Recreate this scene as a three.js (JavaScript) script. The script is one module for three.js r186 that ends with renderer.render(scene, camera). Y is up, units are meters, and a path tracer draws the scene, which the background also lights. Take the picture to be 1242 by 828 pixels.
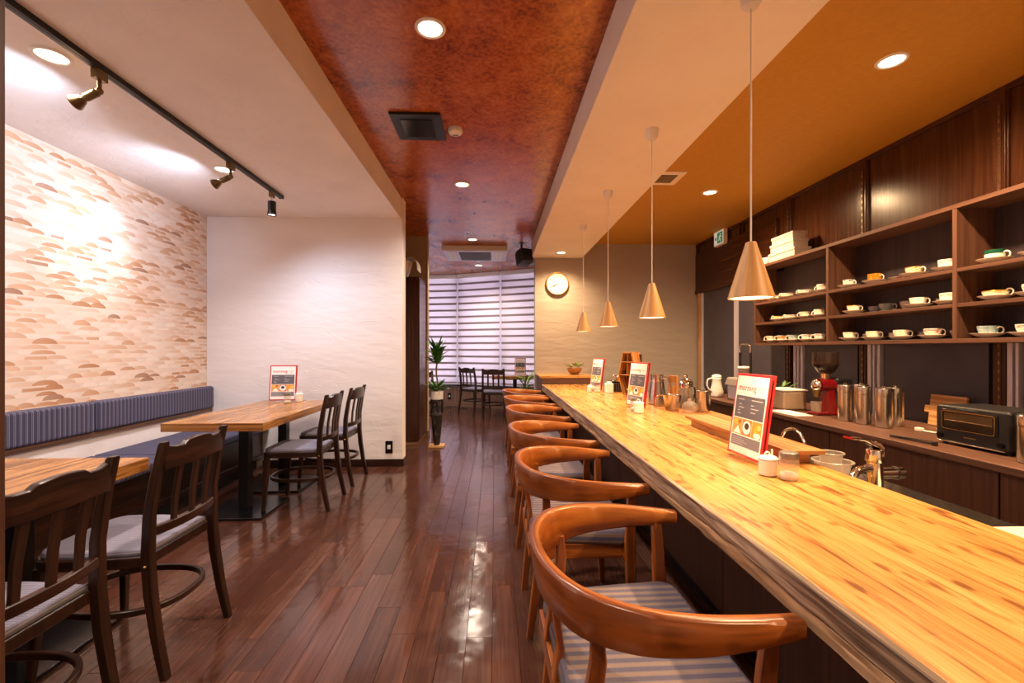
import * as THREE from 'three';
import { RoundedBoxGeometry } from 'three/addons/geometries/RoundedBoxGeometry.js';
import { mergeGeometries, toCreasedNormals } from 'three/addons/utils/BufferGeometryUtils.js';

// ------------------------------------------------------------------ camera, daylight, exposure
const scene = new THREE.Scene();
const camera = new THREE.PerspectiveCamera(2 * Math.atan(414 / 550) * 180 / Math.PI, 1242 / 828, 0.05, 60);
camera.position.set(0, 1.18, 0);
camera.rotation.y = -Math.atan(21 / 550);
camera.setViewOffset(1242, 828, 0, -9, 1242, 828);
const renderer = new THREE.WebGLRenderer({ antialias: true });
renderer.shadowMap.enabled = true;
renderer.toneMapping = THREE.LinearToneMapping;
renderer.toneMappingExposure = 1.12;
scene.background = new THREE.Color().setRGB(5.6, 5.3, 6.2);      // overcast daylight outside the blinds
const WARM = new THREE.Color().setRGB(1.0, 0.64, 0.33);
const SOFT = new THREE.Color().setRGB(1.0, 0.80, 0.64);
const COOL = new THREE.Color().setRGB(0.82, 0.93, 1.2);
const I_CENTRE = 10.5, I_LEFT = 5, I_RIGHT = 26, I_BEAM = 10, I_PENDANT = 2.7, I_SPOT = 2.4;

// ------------------------------------------------------------------ helpers
let seed = 7;
const rnd = () => { seed = (seed * 1664525 + 1013904223) >>> 0; return seed / 4294967296; };
const rr = (a, b) => a + (b - a) * rnd();
const used = {};
const numbered = (n) => { const k = used[n] = (used[n] ?? -1) + 1; return k ? n + '_' + String(k).padStart(3, '0') : n; };
const V = (x, y, z) => new THREE.Vector3(x, y, z);
function tag(o, label, category, group, kind) {
  if (label) o.userData.label = label;
  if (category) o.userData.category = category;
  if (group) o.userData.group = group;
  if (kind) o.userData.kind = kind;
  return o;
}
function thing(name, label, category, [x, y, d] = [0, 0, 0], turn = 0, group) {      // d = distance ahead of the camera (-z)
  const o = new THREE.Group(); o.name = numbered(name); scene.add(o);
  o.position.set(x, y, -d); o.rotation.y = turn;
  return tag(o, label, category, group);
}
function mesh(name, geo, mat, parent = scene) {
  const m = new THREE.Mesh(geo, mat); m.name = parent === scene ? numbered(name) : name;
  m.castShadow = m.receiveShadow = true; parent.add(m); return m;
}
const struct = (name, geo, mat, parent = scene) => { const m = mesh(name, geo, mat, parent); if (parent === scene) m.userData.kind = 'structure'; return m; };
function copy(o, [x, y, d], turn, label, group) {
  const c = o.clone(); c.name = numbered(o.name.replace(/_\d{3}$/, '')); scene.add(c);
  c.position.set(x, y, -d); c.rotation.set(0, turn, 0); c.userData = { ...o.userData };
  if (label) c.userData.label = label;
  if (group) c.userData.group = group;
  return c;
}
// uv in metres; u follows the grain axis
function uvM(g, grain = 'x', ou = 0, ov = 0) {
  const p = g.attributes.position, n = g.attributes.normal, uv = new Float32Array(p.count * 2);
  const gi = 'xyz'.indexOf(grain);
  for (let i = 0; i < p.count; i++) {
    const c = [p.getX(i), p.getY(i), p.getZ(i)], a = [Math.abs(n.getX(i)), Math.abs(n.getY(i)), Math.abs(n.getZ(i))];
    let k = a.indexOf(Math.max(...a)), u, v;
    if (k === gi) { u = c[(k + 1) % 3] * .3; v = c[(k + 2) % 3]; } else { u = c[gi]; v = c[3 - k - gi]; }
    uv[2 * i] = u + ou; uv[2 * i + 1] = v + ov;
  }
  g.setAttribute('uv', new THREE.BufferAttribute(uv, 2)); return g;
}
function box(x0, x1, y0, y1, d0, d1, r = 0, grain = 'z', ou = 0, ov = 0) {
  const w = x1 - x0, h = y1 - y0, l = d1 - d0;
  const g = r > 0 ? new RoundedBoxGeometry(w, h, l, 2, Math.min(r, w / 2.01, h / 2.01, l / 2.01)) : new THREE.BoxGeometry(w, h, l);
  g.translate((x0 + x1) / 2, (y0 + y1) / 2, -(d0 + d1) / 2);
  return uvM(g, grain, ou, ov);
}
const cyl = (r0, r1, h, seg = 24, open = false) => new THREE.CylinderGeometry(r1, r0, h, seg, 1, open).translate(0, h / 2, 0);   // base radius, top radius, base at y = 0
const lathe = (pts, seg = 32) => new THREE.LatheGeometry(pts.map(([r, y]) => new THREE.Vector2(r, y)), seg);
const tube = (pts, r, seg = 24, closed = false) => new THREE.TubeGeometry(new THREE.CatmullRomCurve3(pts.map((p) => V(...p)), closed), seg, r, 8, closed);
// sweep through closed sections
function loft(secs, { closed = false, crease = 0.6, ou = 0 } = {}) {
  const n = secs[0].length, pos = [], uv = [], idx = [];
  let L = 0;
  const peri = [0]; for (let j = 0; j < n; j++) peri.push(peri[j] + secs[0][j].distanceTo(secs[0][(j + 1) % n]));
  const m = closed ? secs.length + 1 : secs.length;
  for (let i = 0; i < m; i++) {
    const s = secs[i % secs.length];
    if (i) L += s[0].distanceTo(secs[(i - 1) % secs.length][0]);
    for (let j = 0; j <= n; j++) { const q = s[j % n]; pos.push(q.x, q.y, q.z); uv.push(L + ou, peri[j]); }
  }
  for (let i = 0; i < m - 1; i++) for (let j = 0; j < n; j++) {
    const a = i * (n + 1) + j, b = a + 1, c = a + n + 1, d = c + 1;
    idx.push(a, c, b, b, c, d);
  }
  if (!closed) for (const [i, flip] of [[0, false], [m - 1, true]]) {
    const base = pos.length / 3, s = secs[i];
    for (const q of s) { pos.push(q.x, q.y, q.z); uv.push(q.x * .3, q.y); }
    for (let j = 1; j < n - 1; j++) flip ? idx.push(base, base + j + 1, base + j) : idx.push(base, base + j, base + j + 1);
  }
  const g = new THREE.BufferGeometry();
  g.setAttribute('position', new THREE.Float32BufferAttribute(pos, 3));
  g.setAttribute('uv', new THREE.Float32BufferAttribute(uv, 2));
  g.setIndex(idx);
  // outward winding
  const t = g.toNonIndexed(); const P = t.attributes.position.array; let vol = 0;
  for (let i = 0; i < P.length; i += 9) vol += P[i] * (P[i + 4] * P[i + 8] - P[i + 5] * P[i + 7]) - P[i + 1] * (P[i + 3] * P[i + 8] - P[i + 5] * P[i + 6]) + P[i + 2] * (P[i + 3] * P[i + 7] - P[i + 4] * P[i + 6]);
  if (vol < 0) { const U = t.attributes.uv.array; for (let i = 0, k = 0; i < P.length; i += 9, k += 6) { for (let c = 0; c < 3; c++) [P[i + 3 + c], P[i + 6 + c]] = [P[i + 6 + c], P[i + 3 + c]]; for (let c = 0; c < 2; c++) [U[k + 2 + c], U[k + 4 + c]] = [U[k + 4 + c], U[k + 2 + c]]; } }
  t.computeVertexNormals();
  return toCreasedNormals(t, crease);
}
// chamfered rectangle around c with axes a (half-width w) and b (half-height h)
function rect(c, a, b, w, h, ch = 0.004) {
  const o = []; const A = (s, t) => o.push(c.clone().addScaledVector(a, s).addScaledVector(b, t));
  ch = Math.min(ch, w * .8, h * .8);
  A(w, -h + ch); A(w, h - ch); A(w - ch, h); A(-w + ch, h); A(-w, h - ch); A(-w, -h + ch); A(-w + ch, -h); A(w - ch, -h);
  return o;
}
const XX = V(1, 0, 0), YY = V(0, 1, 0), ZZ = V(0, 0, 1);
// upright bar: [x, y, z, half x, half z] per station
const post = (st, ch = .004) => loft(st.map(([x, y, z, w, d]) => rect(V(x, y, z), XX, ZZ, w, d, ch)), { ou: rnd() * 2 });
const catmull = (pts, n) => new THREE.CatmullRomCurve3(pts.map((p) => V(...p))).getSpacedPoints(n);

// ------------------------------------------------------------------ textures
const hash = (x, y, s) => { let h = Math.imul(x, 374761393) ^ Math.imul(y, 668265263) ^ Math.imul(s, 1274126177); h = Math.imul(h ^ (h >>> 13), 1274126177); return ((h ^ (h >>> 16)) >>> 0) / 4294967296; };
function noise(x, y, px, py, s) {       // tiling value noise
  const x0 = Math.floor(x), y0 = Math.floor(y), fx = x - x0, fy = y - y0, u = fx * fx * (3 - 2 * fx), v = fy * fy * (3 - 2 * fy);
  const m = (a, p) => ((a % p) + p) % p, xa = m(x0, px), xb = m(x0 + 1, px), ya = m(y0, py), yb = m(y0 + 1, py);
  const a = hash(xa, ya, s), b = hash(xb, ya, s), c = hash(xa, yb, s), d = hash(xb, yb, s);
  return a + (b - a) * u + (c - a) * v + (a - b - c + d) * u * v;
}
function fbm(u, v, fx, fy, oct, s) {    // u, v in 0..1
  let t = 0, a = .5, n = 0;
  for (let o = 0; o < oct; o++) { t += a * noise(u * fx, v * fy, fx, fy, s + o); n += a; a *= .5; fx *= 2; fy *= 2; }
  return t / n;
}
function data(w, h, fn, srgb, su, sv) {
  const d = new Uint8Array(w * h * 4);
  for (let y = 0, i = 0; y < h; y++) for (let x = 0; x < w; x++, i += 4) {
    const c = fn(x / w, y / h); d[i] = c[0]; d[i + 1] = c[1]; d[i + 2] = c[2]; d[i + 3] = 255;
  }
  const t = new THREE.DataTexture(d, w, h); t.wrapS = t.wrapT = THREE.RepeatWrapping; t.magFilter = THREE.LinearFilter; t.minFilter = THREE.LinearMipmapLinearFilter; t.generateMipmaps = true;
  if (srgb) t.colorSpace = THREE.SRGBColorSpace;
  t.repeat.set(1 / su, 1 / sv); t.needsUpdate = true; return t;
}
const hex = (h) => [h >> 16 & 255, h >> 8 & 255, h & 255];
const lerp = (a, b, t) => [a[0] + (b[0] - a[0]) * t, a[1] + (b[1] - a[1]) * t, a[2] + (b[2] - a[2]) * t];
const clamp = (x, a = 0, b = 1) => Math.min(b, Math.max(a, x));
function wood({ w = 512, h = 256, su = 1, sv = .3, dark, mid, light, s = 1, fy = 24, fx = 3, fine = .35, rings = 0 }) {
  const D = hex(dark), M = hex(mid), Lg = hex(light);
  return data(w, h, (u, v) => {
    const warp = fbm(u, v, 2, 3, 3, s + 50) * .12;
    let t = fbm(u, v + warp, fx, fy, 3, s);
    if (rings) t = .6 * t + .4 * (.5 + .5 * Math.sin((v + warp * 1.4) * 6.2832 * rings));
    t += (fbm(u, v, fx * 4, fy * 5, 2, s + 9) - .5) * fine;
    t = clamp((t - .5) * 1.8 + .5);
    return t < .5 ? lerp(D, M, t * 2) : lerp(M, Lg, t * 2 - 1);
  }, true, su, sv);
}
const bumpGrain = data(256, 256, (u, v) => { const t = fbm(u, v, 4, 64, 2, 3) * 255; return [t, t, t]; }, false, .6, .25);
// laminated blocks: strips along u with dark streaks
function laminate({ strips, su, sv, dark, mid, light, s, segs = 4, streak = .5, w = 1024, h = 512 }) {
  const D = hex(dark), M = hex(mid), Lg = hex(light);
  return data(w, h, (u, v) => {
    const k = Math.floor(v * strips), sh = hash(k, 3, s), seg = Math.floor((u + sh) * segs) % segs, tone = hash(k, seg + 10, s);
    const g = fbm(u, v, 8, strips * 6, 3, s + 20), st = fbm(u, v, 6, strips * 2, 3, s + 33);
    let t = .58 + (tone - .5) * .3 + (g - .5) * .7;
    t -= clamp((st - .58) * 5) * streak;
    t = clamp(t);
    return t < .5 ? lerp(D, M, t * 2) : lerp(M, Lg, t * 2 - 1);
  }, true, su, sv);
}
const std = (o) => new THREE.MeshStandardMaterial(o);
const phys = (o) => new THREE.MeshPhysicalMaterial(o);

// plaster with trowel strokes (relief only)
const trowel = (() => {
  const c = document.createElement('canvas'); c.width = c.height = 1024; const x = c.getContext('2d');
  x.fillStyle = '#808080'; x.fillRect(0, 0, 1024, 1024);
  for (let i = 0; i < 420; i++) {
    const cx = rr(0, 1024), cy = rr(0, 1024), r = rr(40, 150), a = rr(0, 6.28), w = rr(.5, 1.4), l = rnd() < .5;
    x.strokeStyle = l ? `rgba(190,190,190,${rr(.1, .35)})` : `rgba(70,70,70,${rr(.1, .35)})`; x.lineWidth = rr(1, 5);
    for (const ox of [-1024, 0, 1024]) for (const oy of [-1024, 0, 1024]) { x.beginPath(); x.ellipse(cx + ox, cy + oy, r, r * .35, a, 0, w); x.stroke(); }
  }
  const im = x.getImageData(0, 0, 1024, 1024).data;
  return data(512, 512, (u, v) => { const i = ((v * 1024 | 0) * 1024 + (u * 1024 | 0)) * 4; const t = clamp(im[i] * .75 + fbm(u, v, 24, 24, 3, 5) * 70, 0, 255); return [t, t, t]; }, false, 1.6, 1.6);
})();
const mottle = (h1, h2, s, f = 6, size = 1.5) => data(256, 256, (u, v) => lerp(hex(h1), hex(h2), clamp((fbm(u, v, f, f, 4, s) - .5) * 1.6 + .5)), true, size, size);

const M = {};
M.white = std({ map: mottle(0xeae1da, 0xf2eae4, 11), roughness: .8, bumpMap: trowel, bumpScale: .013 });
M.cream = std({ map: mottle(0xf0e6da, 0xf5ede2, 12), roughness: .8, bumpMap: trowel, bumpScale: .013 });
M.grey = std({ map: mottle(0xb2a89f, 0xbcb3aa, 13), roughness: .85, bumpMap: trowel, bumpScale: .02 });
M.beige = std({ map: mottle(0xa08d76, 0xab9880, 14), roughness: .85, bumpMap: trowel, bumpScale: .004 });
M.burl = phys({
  map: data(1024, 1024, (u, v) => {
    const a = fbm(u, v, 8, 8, 3, 60), b = fbm(u, v, 90, 90, 3, 70), c = fbm(u, v, 24, 24, 3, 80);
    const t = clamp((a - .5) * .7 + (b - .5) * .9 + (c - .5) * .5 + .55);
    return t < .5 ? lerp(hex(0x6a2c10), hex(0xa85424), t * 2) : lerp(hex(0xa85424), hex(0xc47434), t * 2 - 1);
  }, true, 1.4, 1.4), roughness: .22, specularIntensity: 1 });
M.ochre = std({ map: data(256, 256, (u, v) => lerp(hex(0xc08e30), hex(0xcb9838), fbm(u, v, 40, 40, 3, 90)), true, .8, .8), roughness: .62 });
const plankTex = wood({ w: 1024, h: 256, su: 1.6, sv: .22, dark: 0x4a3029, mid: 0x55392f, light: 0x624236, s: 21, fy: 10, fx: 3, fine: .5 });
const floorWave = data(256, 256, (u, v) => { const t = fbm(u, v, 12, 12, 3, 46) * 255; return [t, t, t]; }, false, 1.3, 1.3);
const floorRough = data(512, 512, (u, v) => { const t = 255 * clamp(.09 + fbm(u, v, 10, 10, 4, 44) * .16); return [t, t, t]; }, false, 1.7, 1.7);
M.planks = [0xffffff, 0xe4dcd8, 0xf3e2d8, 0xd6cac4].map((c) => phys({ map: plankTex, color: c, roughness: 1, roughnessMap: floorRough, bumpMap: floorWave, bumpScale: .0022, specularIntensity: 1 }));
M.subfloor = std({ color: 0x3a2a24, roughness: .9 });
M.counter = phys({ map: data(2048, 512, (u, v) => {
  const k = Math.floor(v * 16 + (fbm(u, v, 3, 2, 2, 30) - .5) * .0), seg = Math.floor((u + hash(k, 3, 31)) * 3) % 3, tone = hash(k, seg + 10, 31);
  const w = (fbm(u, v, 5, 6, 3, 36) - .5) * .03, g = fbm(u, v + w, 30, 220, 3, 32), m = fbm(u, v + w, 6, 22, 3, 33), st = fbm(u, v + w, 22, 60, 3, 34), kn = fbm(u, v, 40, 30, 2, 35);
  let t = .64 + (tone - .5) * .14 + (g - .5) * .42 + (m - .5) * .6 - clamp((st - .56) * 3.4) * .5 - clamp((kn - .7) * 6) * .45;
  t = clamp(t); const D = hex(0x7c4c24), C = hex(0xbf8846), L = hex(0xdcae6a); return t < .5 ? lerp(D, C, t * 2) : lerp(C, L, t * 2 - 1);
}, true, 3.1, .72), roughness: .24, specularIntensity: 1 });
M.counterEdge = std({ map: wood({ w: 1024, h: 128, su: 2.2, sv: .1, dark: 0x5e4a3c, mid: 0x957a64, light: 0xb49a80, s: 33, fy: 5, fx: 6, fine: .6 }), roughness: .6 });
M.edgePale = std({ map: wood({ w: 1024, h: 128, su: 2.2, sv: .1, dark: 0x84654a, mid: 0xb08a66, light: 0xc8a680, s: 34, fy: 4, fx: 7, fine: .6 }), roughness: .6 });
M.tableTop = phys({ map: laminate({ strips: 10, su: 1.6, sv: .5, dark: 0x5e3818, mid: 0xa06c36, light: 0xcc9c60, s: 37, segs: 5, streak: .6 }), roughness: .22, specularIntensity: 1 });
M.armWood = phys({ map: wood({ w: 1024, h: 256, su: .9, sv: .12, dark: 0x6c3614, mid: 0x934e1c, light: 0xae6628, s: 41, fy: 6, fx: 3, fine: .4, rings: 2 }), roughness: .3, specularIntensity: 1 });
M.darkWood = phys({ map: wood({ su: .8, sv: .12, dark: 0x1c0f0a, mid: 0x29160e, light: 0x3a2116, s: 43, fy: 10 }), roughness: .3 });
M.walnut = std({ map: wood({ su: 1.2, sv: .3, dark: 0x4e3226, mid: 0x5c3c2d, light: 0x684636, s: 45, fy: 30, fx: 2 }), roughness: .5 });
M.panel = phys({ map: wood({ w: 512, h: 512, su: 1.4, sv: .5, dark: 0x391e12, mid: 0x442517, light: 0x50301e, s: 47, fy: 30, fx: 2, fine: .4 }), roughness: .24, specularIntensity: 1 });
M.base = std({ map: wood({ su: 1.2, sv: .3, dark: 0x44271a, mid: 0x4e2e1d, light: 0x5a3723, s: 49, fy: 30, fx: 2 }), roughness: .5 });
M.wain = std({ map: wood({ su: 1.2, sv: .3, dark: 0x5e4232, mid: 0x78563f, light: 0x8c6a50, s: 51, fy: 30, fx: 2 }), roughness: .55 });
M.ledge = std({ map: wood({ su: 1, sv: .2, dark: 0x8f5a2c, mid: 0xb37a42, light: 0xca9458, s: 53, fy: 12, fx: 2 }), roughness: .45 });
M.pale = std({ map: wood({ su: .8, sv: .12, dark: 0xa87746, mid: 0xc79762, light: 0xdab07c, s: 55, fy: 10, fx: 2 }), roughness: .5 });
M.shade = std({ map: wood({ w: 512, h: 512, su: .4, sv: 1, dark: 0xb8884e, mid: 0xd0a368, light: 0xdfb67e, s: 57, fy: 26, fx: 2 }), roughness: .45 });
M.black = std({ color: 0x17161a, roughness: .45 });
M.blackGloss = std({ color: 0x101014, roughness: .18 });
M.iron = std({ color: 0x1c1b1e, roughness: .32, metalness: .3 });
M.bronze = std({ color: 0x7d6a4c, roughness: .35, metalness: 1 });
M.brass = std({ color: 0xb49a60, roughness: .3, metalness: 1 });
M.chrome = std({ color: 0xe2e0dd, roughness: .08, metalness: 1 });
M.steel = std({ color: 0xc9c5be, roughness: .2, metalness: 1 });
M.alu = std({ color: 0xd6d4e4, roughness: .38, metalness: .2 });
M.porcelain = phys({ color: 0xf4ede2, roughness: .18, clearcoat: .5 });
M.plastic = std({ color: 0xe8e4df, roughness: .45 });
M.whiteMatte = std({ color: 0xece6de, roughness: .6 });
M.glass = phys({ color: 0xffffff, transmission: 1, thickness: 0, roughness: .03, ior: 1.45 });
M.jarGlass = phys({ color: 0xf4eee6, transmission: .82, thickness: 0, roughness: .12, ior: 1.5 });
M.frost = phys({ color: 0xe6ded6, transmission: .85, thickness: 0, roughness: .35, ior: 1.4 });
M.hopper = phys({ color: 0x4a3a34, transmission: .55, thickness: 0, roughness: .1, ior: 1.45 });
M.screen = std({ map: mottle(0x45434f, 0x4e4b58, 61, 8, .8), roughness: .36 });
M.shelfBack = phys({ map: wood({ w: 512, h: 512, su: 1.4, sv: .5, dark: 0x342b30, mid: 0x3b3136, light: 0x43383d, s: 48, fy: 40, fx: 2, fine: .5 }), roughness: .38, specularIntensity: 1 });
M.carton = std({ color: 0xbdb2a8, roughness: .7 });
M.red = phys({ color: 0x700e14, roughness: .22, clearcoat: .6 });
M.menuRed = std({ color: 0xb8282c, roughness: .4 });
M.leaf = std({ map: mottle(0x2c5a20, 0x4c8434, 63, 4, .08), roughness: .5 });
M.leafPale = std({ map: mottle(0x6c8a34, 0x9aac54, 64, 4, .08), roughness: .5 });
M.sugar = std({ color: 0xf4eee6, roughness: .9 });
M.green = std({ color: 0x1c7a4c, roughness: .4 });
const glow = (c, k) => std({ color: 0xffffff, emissive: c, emissiveIntensity: k, roughness: .5 });
M.glowWarm = glow(new THREE.Color().setRGB(1, .86, .66), 5);
M.glowCool = glow(new THREE.Color().setRGB(.95, .96, 1), 8);
M.glowPend = glow(new THREE.Color().setRGB(1, .8, .5), 5);

// striped cloth
function stripes(su, cols, s) {   // cols: [[share, hex], ...] across v
  return data(64, 256, (u, v) => {
    let k = 0, a = 0; for (const [p, c] of cols) { a += p; if (v <= a) { k = c; break; } }
    const w = (hash(u * 64 | 0, v * 256 | 0, s) - .5) * 26; const c = hex(k); return [clamp(c[0] + w, 0, 255), clamp(c[1] + w, 0, 255), clamp(c[2] + w, 0, 255)];
  }, true, .12, su);
}
const seatStripe = stripes(.03, [[.46, 0x544f62], [.1, 0x6f6468], [.34, 0x7d6b64], [.1, 0x6f6468]], 71);
M.seatCloth = std({ map: seatStripe, roughness: .85 });
M.chairCloth = std({ map: stripes(.012, [[.5, 0x706f86], [.5, 0x8b899b]], 72), roughness: .8 });
M.benchCloth = std({ map: stripes(.034, [[.62, 0x3c3b54], [.1, 0x8a7f86], [.18, 0x4b4960], [.1, 0x77707c]], 73), roughness: .75 });
M.seatNavy = std({ map: stripes(.034, [[.62, 0x3c3b54], [.1, 0x6a6474], [.18, 0x4b4960], [.1, 0x5f5a6c]], 74), roughness: .75 });

// printed wallpaper of overlapping watercolour scallops
M.wallpaper = (() => {
  const W = 2048, H = 1536, SU = 2.6, SV = 1.9, c = document.createElement('canvas'); c.width = W; c.height = H; const x = c.getContext('2d');
  x.fillStyle = '#e6cfb9'; x.fillRect(0, 0, W, H);
  const rows = 58, ph = H / rows, cols = 20, pw = W / cols;
  const tones = [[[238, 220, 203], .5], [[231, 203, 179], .75], [[221, 185, 155], .8], [[214, 170, 134], .85], [[200, 146, 104], .9], [[184, 124, 80], .92], [[160, 110, 78], .9]];
  const list = [];
  for (let r = 0; r < rows; r++) for (let k = 0; k < cols; k++) {
    const q = .05 + hash(k >> 1, r >> 2, 5) * .4 + rnd() * .68;
    const t = q < .3 ? 0 : q < .52 ? 1 : q < .68 ? 2 : q < .8 ? 3 : q < .92 ? 4 : q < .99 ? 5 : 6;
    list.push([t + rnd() * 2.5, t, (k + (r % 2) * .5 + rr(-.12, .12)) * pw, (r + 1) * ph, pw * rr(.42, .66), ph * rr(.75, 1.15), rnd() < .16]);
  }
  list.sort((a, b) => a[0] - b[0]);
  for (const [, t, cx, y, w, h, flat] of list) {
    const [col, al] = tones[t], j = rr(-8, 8);
    for (const ox of [-W, 0, W]) {
      const g = x.createLinearGradient(cx + ox - w, 0, cx + ox + w, 0);
      g.addColorStop(0, `rgba(${col[0] + j | 0},${col[1] + j | 0},${col[2] + j | 0},${al})`); g.addColorStop(1, `rgba(${col[0] + j + 12 | 0},${col[1] + j + 14 | 0},${col[2] + j + 16 | 0},${al * .8})`);
      x.fillStyle = g; x.beginPath();
      if (flat) x.rect(cx + ox - w * .8, y - h * .62, w * 1.6, h * .62); else { x.ellipse(cx + ox, y, w, h, 0, Math.PI, 2 * Math.PI); x.closePath(); }
      x.fill();
    }
  }
  const t = new THREE.CanvasTexture(c); t.colorSpace = THREE.SRGBColorSpace; t.wrapS = t.wrapT = THREE.RepeatWrapping; t.repeat.set(1 / SU, 1 / SV);
  return std({ map: t, roughness: .75 });
})();

// ------------------------------------------------------------------ room shell
const H1 = 2.49, H2 = 2.70, XL = -2.85, XR = 2.95, DB = 4.6, DC = 6.52, DR = -1.5;
{ // floor of dark boards
  const floor = struct('floor', box(-3.0, 3.1, -.12, -.014, DR - .15, 9.9), M.subfloor);
  const pw = .105, pl = .92, variants = [];
  for (let k = 0; k < 5; k++) variants.push(uvM(new RoundedBoxGeometry(pw - .0012, .014, pl - .0014, 1, .0009).translate(0, -.007, 0), 'z', k * .31, k * .047));
  const list = [];
  for (let i = 0; i < 57; i++) { const x = -2.95 + pw * (i + .5), off = hash(i, 2, 9) * pl; for (let j = -1; j < 13; j++) { const d = DR + off + pl * j + pl / 2; if (d + pl / 2 > DR && d + pl / 2 < 9.75) list.push([x, d, hash(i, j + 5, 4), hash(i, j + 5, 6)]); } }
  const inView = ([x, d]) => d > 1.0 && x < 1.0 && x > -2.3 && Math.abs(x) < d * 1.15 && !(d > DB - .4 && x < -.95) && !(d > DC && x > .6);
  const near = list.filter(inView).sort((a, b) => a[1] - b[1]).slice(0, 296), set = new Set(near);
  for (const [x, d, a, b] of near) mesh('plank', variants[a * 5 | 0], M.planks[b * 4 | 0], floor).position.set(x, 0, -d);
  const rest = list.filter((p) => !set.has(p));
  for (let m = 0; m < 2; m++) {
    const gs = rest.filter((p) => (p[3] * 2 | 0) === m).map(([x, d, a]) => variants[a * 5 | 0].clone().translate(x, 0, -d));
    mesh('plank_field', mergeGeometries(gs), M.planks[m * 2], floor).userData.kind = 'stuff';
  }
}
struct('wall_left', box(XL - .15, XL, -.12, H1 + .3, DR, DB + .2, 0, 'z'), M.wallpaper);
struct('wall_back', box(XL, -.925, 0, H2 + .1, DB, DB + .15, .004), M.white);
struct('baseboard_back', box(-2.3, -.922, 0, .075, DB - .012, DB, .002, 'x'), M.darkWood);
struct('baseboard_end', box(-.925, -.913, 0, .075, DB - .012, DB + .15, .002, 'z'), M.darkWood);
struct('ceiling_left', box(XL - .1, -.94, H1, H2 + .12, DR, DB + .001, .003), M.white);
struct('ceiling_centre', box(-3.15, .9, H2, H2 + .12, DR - .15, 9.9), M.burl);
struct('ceiling_far', box(.9, 3.1, H2, H2 + .12, DC, 9.9), M.burl);
struct('ceiling_right', box(.9, 3.1, H2, H2 + .12, DR - .15, DC), M.ochre);
struct('beam', box(.53, 1.26, H1, H2, DR, DC, .004), M.cream);
struct('wall_clock', box(.58, 3.1, -.12, H2 + .1, DC, DC + .15, .004), M.grey);
struct('wall_front', box(-3.0, 3.1, -.12, H2 + .1, DR - .15, DR), M.cream);
// alcove behind the white wall
struct('wall_alcove', box(-2.1, -.905, 0, H2, 6.16, 6.3, .004), M.beige);
struct('wall_alcove_side', box(-2.2, -2.1, 0, H2, DB + .15, 6.3), M.beige);
struct('baseboard_alcove', box(-.905, -.893, 0, .075, 6.14, 6.3, .002), M.wain);
struct('trim_1', box(-.913, -.9, 0, H2, 6.148, 6.162, .003), M.pale);
// far room
struct('wall_far_left', box(-3.15, -3.0, -.12, H2 + .1, 6.16, 9.9), M.cream);
struct('wall_far_right', box(2.3, 2.45, -.12, H2 + .1, DC + .1, 9.9), M.cream);
// dark timber upright at the edge of the dining area
struct('trim_2', box(-1.19, -1.085, 0, H1, .93, 1.05, .004, 'y'), M.base);

// bay of windows with striped roller blinds
const BAY = [[-1.72, 9.52], [-.75, 9.33], [.13, 8.9], [.98, 8.46], [2.35, 7.75]];
const bayBox = (i, s0, s1, y0, y1, t0, t1, r = 0, grain = 'x') => {      // s along the facet 0..1, t = depth outwards (negative: into the room)
  const [x0, d0] = BAY[i], [x1, d1] = BAY[i + 1], L = Math.hypot(x1 - x0, d1 - d0), ang = Math.atan2(d1 - d0, x1 - x0);
  const g = box(s0 * L, s1 * L, y0, y1, t0, t1, r, grain);
  return g.rotateY(ang).translate(x0, 0, -d0);
};
const bayLen = (i) => Math.hypot(BAY[i + 1][0] - BAY[i][0], BAY[i + 1][1] - BAY[i][1]);
struct('wall_bay_end', box(-3.0, -1.70, -.12, H2 + .1, 9.5, 9.65), M.cream);
struct('wall_bay_side', bayBox(3, 0, 1.03, -.12, H2 + .1, 0, .15), M.cream);
for (let i = 0; i < 3; i++) {
  struct('wall_bay', bayBox(i, -.01, 1.01, -.12, .43, 0, .12, 0, 'y'), M.wain);
  struct('baseboard_bay', bayBox(i, 0, 1, 0, .08, -.014, 0, .002), M.wain);
  struct('trim_3', bayBox(i, 0, 1, .43, .455, -.05, .12, .004), M.iron);
  const w = struct('window_' + (i + 1), bayBox(i, -.03, .075, .455, H2, .02, .1), M.alu);
  mesh('window_frame', bayBox(i, .925, 1.03, .455, H2, .02, .1), M.alu, w);
  mesh('window_frame', bayBox(i, .075, .925, .455, .5, .02, .1), M.alu, w);
  mesh('window_frame', bayBox(i, .075, .925, H2 - .04, H2, .02, .1), M.alu, w);
  mesh('pane', bayBox(i, .075, .925, .5, H2 - .04, .055, .06), M.glass, w);
}
const blindWhite = phys({ color: 0xe9e4ea, roughness: 1, transmission: .42, thickness: 0 });
const blindSheer = phys({ color: 0xa09094, roughness: 1, transmission: .3, thickness: 0 });
const blindText = ['beside the tall potted plant', 'behind the two dark chairs', 'above the far table with the menu'];
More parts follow.
